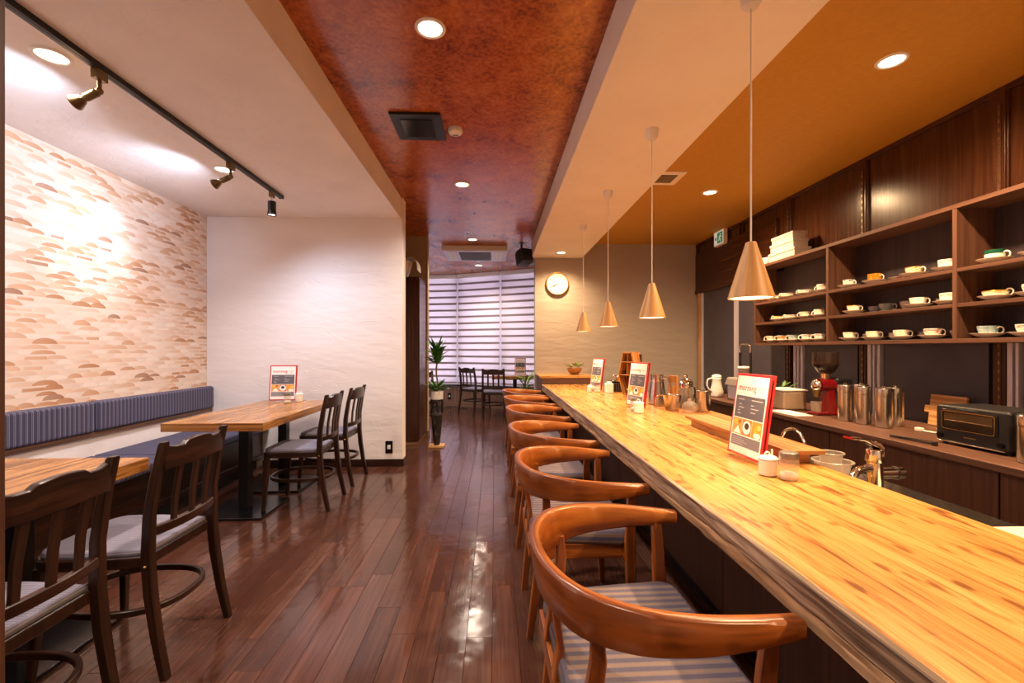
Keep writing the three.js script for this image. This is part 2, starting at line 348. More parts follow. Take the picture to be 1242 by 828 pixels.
for (let i = 0; i < 3; i++) {
  const b = thing('window_blind', 'white roller blind with dark sheer stripes, ' + blindText[i], 'blind', [0, 0, 0], 0, 'striped blinds in the bay');
  const L = bayLen(i), e = .022 / L;
  mesh('head_rail', bayBox(i, e, 1 - e, H2 - .085, H2 - .005, -.075, -.005, .01), M.whiteMatte, b);
  mesh('bottom_rail', bayBox(i, e, 1 - e, .455, .48, -.05, -.03, .006), M.alu, b);
  for (let k = 0, y = H2 - .085; y > .5; k++) {
    const hb = k % 2 ? .04 : .094, y0 = Math.max(.48, y - hb);
    mesh(k % 2 ? 'sheer_band' : 'white_band', bayBox(i, e, 1 - e, y0, y, -.042 + (k % 2) * .003, -.038 + (k % 2) * .003), k % 2 ? blindSheer : blindWhite, b);
    y = y0;
  }
  mesh('bead_chain', tube([[0, H2 - .1, 0], [.004, 1.6, .002], [0, .75, 0]], .004, 8).rotateY(0).translate(BAY[i + 1][0] - .02, 0, -BAY[i + 1][1] + .055), M.plastic, b);
}

// wall behind the bar: timber panels above, dark screens below
{
  const w = struct('wall_right', box(XR + .03, XR + .18, -.12, H2 + .1, DR, DC), M.base);
  const bays = [[1.0, 1.55], [1.58, 2.52], [2.56, 3.5], [3.54, 4.42], [4.46, 5.3], [5.34, DC]];
  for (const [d0, d1] of bays) {
    const y0 = 2.0;
    mesh('panel', box(XR + .005, XR + .03, y0, H2, d0 + .02, d1 - .02, .003, 'y', d0), M.panel, w);
    mesh('stile', box(XR - .012, XR + .03, y0, H2 - .03, d0, d0 + .035, .003, 'y', d0), M.panel, w);
    mesh('stile', box(XR - .012, XR + .03, y0, H2 - .03, d1 - .035, d1, .003, 'y', d1), M.panel, w);
    mesh('top_rail', box(XR - .016, XR + .03, H2 - .035, H2, d0, d1, .004, 'z'), M.panel, w);
  }
  mesh('header', box(XR - .03, XR + .03, 1.97, 2.03, 4.46, DC, .004, 'z'), M.panel, w);
  mesh('header_panel', box(XR - .02, XR + .01, 2.03, 2.55, 4.62, DC, .003, 'z'), M.panel, w);
  for (const d of [1.57, 2.54, 3.52, 4.44]) {
    const s = mesh('post', box(XR - .02, XR + .03, .68, H2 - .002, d - .045, d + .02, .003, 'y', d), M.panel, w);
    mesh('slotted_strip', box(XR - .026, XR - .018, .7, 2.6, d - .026, d - .008, .001, 'y'), M.base, s);
    mesh('slot_row', (() => { const g = []; for (let y = .74; y < 2.56; y += .05) g.push(box(XR - .0275, XR - .024, y, y + .02, d - .02, d - .014)); return mergeGeometries(g); })(), M.brass, s).userData.kind = 'stuff';
  }
  for (const [d0, d1] of [[1.63, 2.41], [2.6, 3.33], [3.58, 4.2], [4.5, 5.38], [5.46, 6.3]]) mesh('screen_panel', box(XR, XR + .03, .66, 2.0, d0, d1, .002, 'y'), M.screen, w);
  for (const [d0, d1] of [[2.43, 2.445], [2.46, 2.487], [3.345, 3.37], [3.395, 3.41], [3.425, 3.46], [4.21, 4.24], [4.27, 4.29], [4.31, 4.345], [5.395, 5.42], [5.43, 5.455]])
    mesh('sash_post', box(XR - .02, XR + .03, .66, 2.0, d0, d1, .003, 'y'), M.alu, w);
  mesh('door_post', box(XR - .03, XR + .03, 0, 2.0, 6.36, 6.42, .004, 'y'), M.pale, w);
  mesh('door_post', box(XR - .02, XR + .03, 0, 2.0, 6.3, 6.34, .004, 'y'), M.alu, w);
}

// ------------------------------------------------------------------ lamps in the ceiling
function spot(parent, pos, dir, color, I, angle, pen, r) {
  const l = new THREE.SpotLight(color, I, 0, angle, pen, 2); l.position.set(...pos); l.target.position.set(pos[0] + dir[0], pos[1] + dir[1], pos[2] + dir[2]);
  l.castShadow = true; l.shadow.radius = r / .02; l.shadow.mapSize.set(1024, 1024); parent.add(l, l.target); return l;
}
function downlight(x, y, d, color, I, label, group, wide = false, ringMat = M.whiteMatte, glowMat = M.glowWarm) {
  const t = thing('downlight', label, 'ceiling lamp', [x, y, d], 0, group);
  mesh('trim_ring', lathe([[.056, -.001], [.058, -.008], [.068, -.008], [.073, -.004], [.073, -.0005]], 32), ringMat, t);
  mesh('lamp_face', lathe([[0, -.006], [.03, -.0055], [.056, -.003]].map((p) => p), 28), glowMat, t);
  spot(t, [0, -.025, 0], [0, -1, 0], color, I, wide ? 1.46 : 1.25, 1, .05);
}
const ordinal = ['first', 'second', 'third', 'fourth', 'fifth', 'sixth'];
[[-.3, .12], [-.305, 2.16], [-.3, 4.2], [-.305, 6.3], [-.29, 8.25]].forEach(([x, d], i) =>
  downlight(x, H2 - .001, d, SOFT, I_CENTRE, ['recessed lamp in the mottled red ceiling at the entrance end of the aisle', 'round recessed lamp in the mottled ceiling before the black square grille', 'round recessed lamp in the mottled ceiling beyond the smoke detector', 'small recessed lamp in the ceiling just before the air conditioner', 'small recessed lamp in the ceiling between air conditioner and blinds'][i], 'lamps along the aisle ceiling'));
[[-1.975, .75], [-1.975, 2.1], [-1.97, 3.38]].forEach(([x, d], i) =>
  downlight(x, H1 - .001, d, SOFT, I_LEFT, ['recessed lamp in the plaster ceiling beyond the end of the track', 'large glowing recessed lamp in the plaster ceiling beside the first track spotlight', 'glowing recessed lamp in the plaster ceiling beside the second track spotlight'][i], 'lamps in the plaster ceiling'));
[[2.09, .3], [2.09, 2.31], [2.085, 4.32]].forEach(([x, d], i) =>
  downlight(x, H2 - .001, d, WARM, I_RIGHT, ['recessed lamp in the ochre ceiling over the sink', 'bright recessed lamp in the ochre ceiling above the toaster', 'bright recessed lamp in the ochre ceiling near the square air vent'][i], 'lamps in the ochre ceiling', true));
downlight(.9, H1 - .001, 6.12, WARM, I_BEAM, 'recessed lamp in the pale beam above the wall clock', null);

// track with spotlights
{
  const X = -1.82;
  const tr = thing('lighting_track', 'long black lighting track on the plaster ceiling', 'lighting track', [X, H1, 0]);
  mesh('rail', box(-.018, .018, -.028, 0, .9, 3.93, .003), M.iron, tr);
  mesh('groove', box(-.006, .006, -.0295, -.027, .92, 3.9), M.black, tr);
  mesh('end_cap', box(-.02, .02, -.03, 0, 3.93, 3.95, .003), M.black, tr);
  function gimbal(d, aim, label) {
    const t = thing('track_spotlight', label, 'spotlight', [X, H1 - .028, d], 0, 'spotlights on the black track');
    mesh('adapter', box(-.017, .017, -.045, -.001, -.03, .03, .004), M.bronze, t);
    mesh('stem', cyl(.009, .009, .05, 16).translate(0, -.092, 0), M.bronze, t);
    mesh('joint', new THREE.SphereGeometry(.016, 16, 12).translate(0, -.095, 0), M.bronze, t);
    const dir = V(...aim).normalize(), q = new THREE.Quaternion().setFromUnitVectors(V(0, 1, 0), dir);
    const at = V(0, -.095, 0);
    const put = (g) => g.applyQuaternion(q).translate(at.x, at.y, at.z);
    const body = mesh('body', put(lathe([[0, .01], [.018, .012], [.018, .07], [.014, .074], [.014, .085], [.02, .088], [.034, .125], [.034, .13], [.031, .13], [.02, .1], [0, .098]], 24)), M.bronze, t);
    mesh('lamp_face', put(new THREE.CircleGeometry(.027, 24).rotateX(-Math.PI / 2).translate(0, .12, 0)), M.glowCool, body);
    const p = at.clone().addScaledVector(dir, .14);
    spot(t, p.toArray(), dir.toArray(), COOL, I_SPOT, 1.4, 1, .03);
    spot(t, p.toArray(), dir.toArray(), COOL, I_SPOT * 1.3, .45, 1, .03);
  }
  gimbal(1.0, [-1, -.5, -.1], 'brass track spotlight at the end of the track by the timber upright');
  gimbal(2.16, [-1, -.42, -.1], 'brass track spotlight tilted to the patterned wall beside the large ceiling lamp');
  gimbal(3.2, [-1, -.42, -.11], 'brass track spotlight tilted to the patterned wall beside the smaller ceiling lamp');
  const t = thing('track_spotlight', 'cylindrical black spotlight pointing down at the end of the track', 'spotlight', [X, H1 - .028, 3.78], 0, 'spotlights on the black track');
  mesh('adapter', box(-.015, .015, -.045, -.001, -.025, .025, .004), M.bronze, t);
  mesh('stem', cyl(.008, .008, .035, 16).translate(0, -.078, 0), M.chrome, t);
  const b = mesh('body', lathe([[0, -.078], [.03, -.078], [.031, -.082], [.031, -.15], [.036, -.185], [.036, -.19], [.032, -.19], [.02, -.17], [0, -.17]], 28), M.iron, t);
  mesh('lamp_face', new THREE.CircleGeometry(.03, 24).rotateX(Math.PI / 2).translate(0, -.182, 0), M.glowCool, b);
  spot(t, [0, -.2, 0], [.3, -1, -.3], COOL, I_SPOT * 1.5, 1.3, 1, .03);
}

// pendants over the counter
function swapUv(g) { const a = g.attributes.uv.array; for (let i = 0; i < a.length; i += 2) { const t = a[i]; a[i] = a[i + 1] * .4; a[i + 1] = t; } return g; }
{
  const label = (i) => ordinal[i] + ' conical wooden pendant lamp over the bar counter, counting from the tap';
  [1.63, 2.68, 3.73, 4.78].forEach((d, i) => {
    const t = thing('pendant_lamp', label(i), 'pendant lamp', [.94, 1.365, d], 0, 'wooden pendants over the counter');
    mesh('shade', swapUv(lathe([[.077, 0], [.0785, .003], [.018, .205], [.014, .207], [.0125, .204], [.07, .006], [.077, 0]], 48)), M.shade, t);
    mesh('reflector', lathe([[.0695, .008], [.014, .196]], 40), M.whiteMatte, t);
    mesh('bulb', new THREE.SphereGeometry(.03, 20, 14).translate(0, .045, 0), M.glowPend, t);
    mesh('diffuser', new THREE.CircleGeometry(.0715, 40).rotateX(Math.PI / 2).translate(0, .003, 0), phys({ color: 0xfff4e0, transmission: .6, roughness: 1, thickness: 0, emissive: new THREE.Color().setRGB(1, .75, .42), emissiveIntensity: 7 }), t);
    mesh('cord', cyl(.0032, .0032, H1 - 1.365 - .225, 8).translate(0, .205, 0), M.plastic, t);
    mesh('ceiling_cup', lathe([[0, H1 - 1.365 - .065], [.02, H1 - 1.365 - .062], [.034, H1 - 1.365 - .045], [.038, H1 - 1.365 - .012], [.038, H1 - 1.365 - .0005]], 28), M.plastic, t);
    spot(t, [0, -.012, 0], [0, -1, 0], WARM, I_PENDANT, 1.25, .8, .05);
  });
}

// things on the ceilings
{
  const g = thing('ceiling_grille', 'black square grille in the mottled red ceiling', 'grille', [-.515, H2, 3.11]);
  mesh('frame', box(-.165, .165, -.018, 0, -.18, .18, .004), M.black, g);
  mesh('panel', box(-.105, .105, -.024, -.012, -.12, .12, .004), M.blackGloss, g);
  const s = thing('smoke_detector', 'small round white smoke detector beside the black ceiling grille', 'smoke detector', [-.272, H2, 3.15]);
  mesh('body', lathe([[.05, 0], [.05, -.02], [.044, -.032], [.03, -.036], [0, -.036]], 32), M.plastic, s);
  mesh('slot', box(-.02, .02, -.039, -.034, .008, .02, .002), M.black, s);
  const a = thing('air_conditioner', 'white ceiling cassette air conditioner with dark centre grille', 'air conditioner', [-.295, H2, 7.06]);
  mesh('body', box(-.48, .48, -.075, 0, -.4, .4, .012), M.plastic, a);
  mesh('panel', box(-.47, .47, -.083, -.07, -.39, .39, .008), M.alu, a);
  mesh('intake_grille', box(-.24, .24, -.088, -.08, -.3, .3, .004), std({ color: 0x4a464a, roughness: .6 }), a);
  for (let k = 0; k < 9; k++) mesh('slat', box(-.235, .235, -.0905, -.087, -.28 + k * .066, -.262 + k * .066, .001), std({ color: 0x3a373b, roughness: .5 }), a);
  for (const sx of [-1, 1]) for (let k = 0; k < 2; k++) mesh('louvre', box(sx * (.32 + k * .06) - .022, sx * (.32 + k * .06) + .022, -.087, -.08, -.32, .32, .002), M.whiteMatte, a);
  const p = thing('ceiling_speaker', 'black box loudspeaker hanging from the ceiling by the beam', 'loudspeaker', [.385, H2, 6.5]);
  mesh('ceiling_plate', cyl(.035, .035, .012).translate(0, -.012, 0), M.black, p);
  mesh('bracket', tube([[0, -.01, 0], [0, -.07, .01], [.005, -.14, 0]], .012, 10), M.black, p);
  mesh('cabinet', loft([[-.12, .07, .095], [-.06, .095, .1], [.06, .1, .1], [.1, .085, .09]].map(([z, w, h]) => rect(V(0, -.2, z), XX, YY, w, h, .012))).rotateX(-.25).rotateY(.5).translate(.01, -.02, .0), M.black, p);
  const v = thing('air_vent', 'square cream air vent in the ochre ceiling by the beam', 'vent', [1.5, H2, 3.97]);
  mesh('frame', box(-.15, .15, -.012, 0, -.15, .15, .003), M.cream, v);
  mesh('grille', box(-.09, .09, -.016, -.01, -.09, .09, .002), M.iron, v);
  for (let k = 0; k < 6; k++) mesh('slat', box(-.088, .088, -.019, -.015, -.08 + k * .029, -.068 + k * .029, .001), M.beige, v);
}

// ------------------------------------------------------------------ print: menu page, exit sign, clock face
function canvasMat(w, h, draw, o = {}) {
  const c = document.createElement('canvas'); c.width = w; c.height = h; draw(c.getContext('2d'), w, h);
  const t = new THREE.CanvasTexture(c); t.colorSpace = THREE.SRGBColorSpace; return std({ map: t, roughness: .4, ...o });
}
M.page = canvasMat(512, 720, (x, w, h) => {
  x.fillStyle = '#f2ebe6'; x.fillRect(0, 0, w, h);
  x.fillStyle = '#d8383a'; x.font = 'bold 74px sans-serif'; x.fillText('morning', 34, 138);
  x.fillStyle = '#a9a09c'; for (let k = 0; k < 3; k++) x.fillRect(372 + k * 6, 92 + k * 20, 96 - k * 14, 6);
  x.fillStyle = '#c9bfba'; x.fillRect(40, 160, 300, 4); x.fillRect(360, 160, 110, 4);
  x.fillStyle = '#5c5a62'; x.fillRect(18, 186, w - 36, 206);
  x.fillStyle = '#b9b6b8';
  for (const [px, py, pw] of [[60, 216, 100], [280, 214, 180], [80, 262, 40], [280, 262, 50], [80, 292, 90], [284, 292, 120], [70, 322, 34], [70, 350, 60], [284, 326, 80]]) x.fillRect(px, py, pw, 8);
  const photo = (px, py, pw, ph, bg) => { x.fillStyle = bg; x.fillRect(px, py, pw, ph); };
  photo(18, 400, 156, 150, '#d99a52'); photo(178, 400, 156, 150, '#c47838'); photo(338, 400, 156, 150, '#d6903c');
  x.fillStyle = '#f3ece4'; x.beginPath(); x.moveTo(40, 540); x.lineTo(110, 470); x.lineTo(170, 545); x.fill();
  x.fillStyle = '#e9b84a'; x.beginPath(); x.ellipse(70, 440, 38, 22, .3, 0, 7); x.fill(); x.fillStyle = '#a85a28'; x.beginPath(); x.ellipse(130, 432, 28, 18, -.3, 0, 7); x.fill();
  x.fillStyle = '#f6f1ec'; x.beginPath(); x.ellipse(256, 474, 66, 62, 0, 0, 7); x.fill(); x.fillStyle = '#3a2c28'; x.beginPath(); x.ellipse(256, 462, 36, 30, 0, 0, 7); x.fill(); x.strokeStyle = '#d9d0c8'; x.lineWidth = 6; x.beginPath(); x.ellipse(256, 462, 42, 36, 0, 0, 7); x.stroke();
  x.fillStyle = '#f3ece4'; x.beginPath(); x.ellipse(430, 522, 54, 28, 0, 0, 7); x.fill(); x.fillStyle = '#e6a52e'; x.beginPath(); x.moveTo(360, 500); x.lineTo(400, 420); x.lineTo(450, 500); x.fill(); x.fillStyle = '#e8c06a'; x.beginPath(); x.ellipse(450, 450, 30, 24, 0, 0, 7); x.fill();
  x.fillStyle = '#77737a'; x.fillRect(18, 560, w - 36, 96);
  x.fillStyle = '#a8a4a8'; for (let k = 0; k < 4; k++) x.fillRect(40, 578 + k * 18, 150 + (k * 53) % 120, 6);
});
M.clockFace = canvasMat(512, 512, (x) => {
  x.fillStyle = '#f6f0e4'; x.fillRect(0, 0, 512, 512); x.translate(256, 256); x.fillStyle = '#6a5a48';
  for (let k = 0; k < 12; k++) { x.save(); x.rotate(k * Math.PI / 6); if (k % 3 === 0) { x.fillRect(-14, -214, 8, 56); x.fillRect(6, -214, 8, 56); } else x.fillRect(-6, -210, 12, 48); x.restore(); }
});
M.exit = canvasMat(256, 256, (x) => {
  x.fillStyle = '#e8efe8'; x.fillRect(0, 0, 256, 256); x.fillStyle = '#1d8a54'; x.fillRect(84, 22, 152, 212); x.fillRect(22, 96, 46, 64);
  x.fillStyle = '#eef5ee'; x.beginPath(); x.arc(176, 66, 16, 0, 7); x.fill(); x.lineWidth = 17; x.strokeStyle = '#eef5ee'; x.lineCap = 'round';
  x.beginPath(); x.moveTo(168, 92); x.lineTo(152, 140); x.lineTo(180, 168); x.lineTo(172, 206); x.moveTo(152, 140); x.lineTo(124, 176); x.moveTo(166, 96); x.lineTo(196, 118); x.moveTo(166, 96); x.lineTo(134, 112); x.stroke();
});
M.exit.emissive.set(0xffffff); M.exit.emissiveMap = M.exit.map; M.exit.emissiveIntensity = .35;
{
  const c = thing('wall_clock_dial', 'round wall clock with pale face and gilt rim', 'clock', [.9, 2.118, DC]);
  c.name = 'wall_mounted_clock';
  mesh('rim', lathe([[.155, 0], [.165, .006], [.165, .036], [.158, .044], [.15, .04], [.148, .028]], 48).rotateX(Math.PI / 2), std({ color: 0xc79a52, roughness: .35, metalness: .5 }), c);
  mesh('face', new THREE.CircleGeometry(.15, 48).translate(0, 0, .028), M.clockFace, c);
  mesh('hour_hand', box(-.004, .004, -.012, .075, -.034, -.031).rotateZ(-(7 + 40 / 60) * Math.PI / 6), M.black, c);
  mesh('minute_hand', box(-.003, .003, -.016, .118, -.037, -.034).rotateZ(-40 * Math.PI / 30), M.black, c);
  mesh('hub', cyl(.007, .007, .01, 16).rotateX(Math.PI / 2).translate(0, 0, .03), M.brass, c);
  const e = thing('exit_sign', 'small green and white emergency exit sign under the ochre ceiling', 'sign', [XR - .07, 2.51, 5.72]);
  mesh('housing', box(-.005, .045, 0, .19, -.13, .13, .006), M.cream, e);
  mesh('sign_face', new THREE.PlaneGeometry(.235, .165).rotateY(-Math.PI / 2).translate(-.0055, .095, 0), M.exit, e);
}
const outlet = (x, y, d, label) => {
  const o = thing('power_outlet', label, 'outlet', [x, y, d], 0, 'black power outlets');
  mesh('plate', box(-.036, .036, -.062, .062, 0, .008, .003), M.blackGloss, o);
  mesh('socket', box(-.016, .016, -.02, .022, -.002, .004, .002), M.whiteMatte, o);
};
outlet(-1.06, .195, DB - .0085, 'black power outlet low on the white wall');
outlet(-.93, .21, 9.355, 'black power outlet low on the timber wall under the blinds');

// ------------------------------------------------------------------ banquette
{
  const b = thing('banquette', 'long wall bench with navy pinstriped back cushions and dark base', 'bench', [0, 0, 0]);
  mesh('base', box(-2.84, -2.3, .09, .37, .3, DB - .005, .004, 'z'), M.darkWood, b);
  mesh('plinth', box(-2.84, -2.36, .0, .09, .3, DB - .005, 0, 'z'), M.black, b);
  mesh('base_moulding', box(-2.305, -2.285, .11, .14, .3, DB - .005, .004, 'z'), M.darkWood, b);
  mesh('back_panel', box(-2.849, -2.81, .37, .57, .3, DB - .003), M.white, b);
  mesh('cap_rail', box(-2.849, -2.79, .565, .6, .3, DB - .003, .004, 'z'), M.wain, b);
  for (const [d0, d1] of [[.3, 2.02], [2.025, 3.265], [3.27, DB - .005]]) mesh('back_cushion', box(-2.848, -2.77, .6, .815, d0, d1, .022, 'y'), M.benchCloth, b);
  for (const [d0, d1] of [[.3, 2.02], [2.025, 3.265], [3.27, DB - .005]]) mesh('seat_cushion', box(-2.808, -2.24, .37, .44, d0, d1, .022, 'x'), M.seatNavy, b);
}

// ------------------------------------------------------------------ tables
function table(x0, x1, d0, d1, posts, label) {
  const cx = (x0 + x1) / 2, t = thing('dining_table', label, 'table', [cx, 0, (d0 + d1) / 2], 0);
  const w = (x1 - x0) / 2, l = (d1 - d0) / 2, md = (d0 + d1) / 2;
  mesh('table_top', box(-w, w, .645, .70, -l, l, .004, l > w ? 'z' : 'x', x0 + d0, .13), M.tableTop, t);
  for (const pd of posts) {
    const z = pd - md;
    mesh('post', box(-.035, .035, .018, .63, z - .035, z + .035, .006), M.iron, t);
    mesh('base_plate', box(-.22, .22, 0, .018, z - .22, z + .22, .004), M.blackGloss, t);
    mesh('top_plate', box(-.16, .16, .63, .645, z - .16, z + .16, .003), M.iron, t);
  }
}
table(-2.15, -1.53, .78, 2.07, [1.1, 1.82], 'wooden block dining table beside the timber upright');
table(-2.15, -1.5, 3.0, 4.33, [3.4, 4.0], 'wooden block dining table with a menu stand by the white wall');
table(-.05, .78, 7.98, 8.46, [8.2], 'wooden table in the bay carrying a menu stand');

// ------------------------------------------------------------------ dark dining chairs
function makeDiningChair() {
  const t = thing('dining_chair', '', 'chair');
  const sh = (grow) => { const s = new THREE.Shape(), a = .205 + grow, r = .18 + grow; s.moveTo(-.19 - grow, -r); s.quadraticCurveTo(.02, -a - .012, .13, -a); s.quadraticCurveTo(.215 + grow, -a, .22 + grow, -.1); s.lineTo(.22 + grow, .1); s.quadraticCurveTo(.215 + grow, a, .13, a); s.quadraticCurveTo(.02, a + .012, -.19 - grow, r); s.closePath(); return s; };
  const ext = (s, y, depth, bev) => new THREE.ExtrudeGeometry(s, { depth, bevelEnabled: true, bevelThickness: bev, bevelSize: bev, bevelSegments: 2, curveSegments: 8 }).rotateX(-Math.PI / 2).translate(0, y, 0);
  mesh('seat_frame', uvM(ext(sh(-.004), .398, .03, .005), 'x'), M.darkWood, t);
  mesh('seat_cushion', ext(sh(-.02), .438, .006, .01), M.chairCloth, t);
  for (const s of [-1, 1]) {
    const leg = mesh('rear_leg', post([[-.262, 0, s * .19, .014, .015], [-.232, .14, s * .188, .016, .016], [-.208, .3, s * .186, .018, .017], [-.197, .44, s * .184, .018, .017], [-.2, .58, s * .181, .016, .017], [-.222, .72, s * .179, .014, .017], [-.248, .838, s * .178, .012, .017], [-.25, .845, s * .178, .01, .014]]), M.darkWood, t);
    mesh('screw', new THREE.SphereGeometry(.006, 8, 6).translate(-.2, .405, s * .203), M.brass, leg);
    mesh('front_leg', post([[.192, 0, s * .203, .012, .012], [.18, .2, s * .19, .015, .015], [.172, .4, s * .182, .018, .018]]), M.darkWood, t);
  }
  const arc = (z, w) => -.018 * (1 - (z / w) ** 2);
  const top = (z) => { const a = Math.abs(z); return a < .07 ? .832 + .006 * Math.cos(a / .07 * 1.57) : a < .085 ? .832 - (a - .07) / .015 * .012 : a < .12 ? .820 : .820 + .014 * (((a - .12) / .055) ** 1.5); };
  const secs = []; for (let k = 0; k <= 36; k++) { const z = -.172 + .344 * k / 36, y0 = .742, y1 = top(z); secs.push(rect(V(-.238 + arc(z, .172), (y0 + y1) / 2, z), XX, YY, .011, (y1 - y0) / 2, .003)); }
  mesh('crest_rail', loft(secs, { crease: .5 }), M.darkWood, t);
  const low = []; for (let k = 0; k <= 12; k++) { const z = -.176 + .352 * k / 12; low.push(rect(V(-.2 + arc(z, .18) * 1.6, .52, z), XX, YY, .011, .017, .003)); }
  mesh('lower_rail', loft(low), M.darkWood, t);
  for (const z of [-.09, 0, .09]) mesh('back_slat', post([[-.2 + arc(z, .18) * 1.6, .53, z, .006, .013], [-.208 + arc(z, .18) * 1.5, .63, z, .006, .014], [-.236 + arc(z, .172), .75, z, .006, .015]], .002), M.darkWood, t);
  const ring = []; for (let k = 0; k < 40; k++) { const a = k / 40 * Math.PI * 2, n = V(Math.cos(a), 0, Math.sin(a)); ring.push(rect(V(-.015 + .215 * Math.sign(n.x) * Math.abs(n.x) ** .8, .225, .185 * Math.sign(n.z) * Math.abs(n.z) ** .8), n, YY, .009, .012, .003)); }
  mesh('hoop_stretcher', loft(ring, { closed: true }), M.darkWood, t);
  return t;
}
const dc = makeDiningChair();
const dcg = 'dark dining chairs';
dc.position.set(-1.44, 0, -1.285); dc.rotation.y = Math.PI; tag(dc, 'dark wooden dining chair nearest the timber upright', 'chair', dcg);
dc.userData.label = 'dark slat-back dining chair standing next to the timber upright';
copy(dc, [-1.44, 0, 1.86], Math.PI, 'dark slat-back dining chair at the corner of the table by the timber upright');
copy(dc, [-1.475, 0, 3.53], Math.PI + .02, 'dark slat-back dining chair at the menu table, farther from the white wall');
copy(dc, [-1.475, 0, 4.14], Math.PI - .03, 'dark slat-back dining chair at the menu table, next to the white wall');
copy(dc, [-.01, 0, 7.93], Math.PI / 2 - .06, 'dark slat-back chair pushed in at the bay table, back to the bar');
copy(dc, [-.36, 0, 8.5], Math.PI / 4 + .1, 'dark slat-back chair under the middle blind at the end of the bay table');
copy(dc, [-1.06, 0, 6.72], -Math.PI / 2 + .3, 'dark slat-back chair standing behind the tall plant stand');

// ------------------------------------------------------------------ bar armchairs
function makeArmchair() {
  const t = thing('bar_armchair', '', 'armchair');
  // horseshoe rail
  const plan = [[.262, -.292], [.16, -.306], [.05, -.311], [-.06, -.29], [-.155, -.225], [-.207, -.12], [-.222, 0], [-.207, .12], [-.155, .225], [-.06, .29], [.05, .311], [.16, .306], [.262, .292]].map(([x, z]) => [x, 0, z]);
  const pts = catmull(plan, 64), secs = [];
  pts.forEach((p, i) => {
    const a = pts[Math.max(0, i - 1)], b = pts[Math.min(pts.length - 1, i + 1)], tan = b.clone().sub(a).normalize(), n = V(-tan.z, 0, tan.x);      // towards the inside or outside
    const u = Math.abs(i / 64 - .5) * 2, back = Math.cos(u * Math.PI / 2);           // 1 at the middle of the back
    const hh = (.036 + .07 * Math.min(1, back * 1.15)) / 2, topY = .652 + .042 * back ** 1.1, w = .0145 + .004 * (1 - back);
    const out = n.dot(p) > 0 ? 1 : -1;
    const up = V(n.x * out * .16 * back, 1, n.z * out * .16 * back).normalize();
    secs.push(rect(V(p.x, topY - hh, p.z), n, up, w, hh, .005));
  });
  mesh('arm_rail', loft(secs, { crease: .9 }), M.armWood, t);
  for (const s of [-1, 1]) {
    mesh('front_leg', post([[.215, 0, s * .255, .013, .013], [.205, .2, s * .262, .017, .016], [.2, .42, s * .27, .019, .016], [.2, .55, s * .286, .017, .014], [.2, .626, s * .298, .014, .013]]), M.armWood, t);
    mesh('rear_leg', post([[-.19, 0, s * .185, .013, .013], [-.165, .2, s * .2, .017, .016], [-.14, .42, s * .222, .019, .016], [-.125, .54, s * .232, .016, .014], [-.128, .605, s * .235, .013, .012]]), M.armWood, t);
    mesh('back_slat', post([[-.19, .395, s * .075, .008, .019], [-.178, .47, s * .075, .008, .019], [-.19, .56, s * .08, .008, .018], [-.21, .65, s * .085, .008, .017]], .003), M.armWood, t);
    mesh('seat_rail', box(-.16, .19, .335, .395, s > 0 ? .205 : -.227, s > 0 ? .227 : -.205, .004, 'x', s), M.armWood, t);
  }
  mesh('seat_rail', box(.185, .207, .335, .395, -.25, .25, .004, 'z'), M.armWood, t);
  mesh('seat_rail', box(-.195, -.165, .335, .395, -.21, .21, .004, 'z'), M.armWood, t);
  const s = new THREE.Shape(); s.moveTo(-.17, -.13); s.quadraticCurveTo(-.185, -.195, -.12, -.205); s.lineTo(.17, -.235); s.quadraticCurveTo(.215, -.235, .215, -.19); s.lineTo(.215, .19); s.quadraticCurveTo(.215, .235, .17, .235); s.lineTo(-.12, .205); s.quadraticCurveTo(-.185, .195, -.17, .13); s.closePath();
  mesh('seat_cushion', toCreasedNormals(new THREE.ExtrudeGeometry(s, { depth: .012, bevelEnabled: true, bevelThickness: .024, bevelSize: .016, bevelSegments: 5, curveSegments: 8 }), 1).rotateX(-Math.PI / 2).translate(0, .418, 0), M.seatCloth, t);
  return t;
}
const ac = makeArmchair();
const AC = [[.333, 1.16, .02], [.333, 2.04, .0], [.33, 2.88, .0], [.335, 3.8, -.03], [.335, 4.63, .02], [.335, 5.42, .03]];
AC.forEach(([x, d, r], i) => {
  const lab = ['sixth', 'fifth', 'fourth', 'third', 'second', 'first'][i] + ' curved wooden bar armchair from the raised ledge with the bowl plant';
  if (i) copy(ac, [x, 0, d], r, lab); else { ac.position.set(x, 0, -d); ac.rotation.y = r; tag(ac, lab, 'armchair', 'armchairs along the bar counter'); }
});

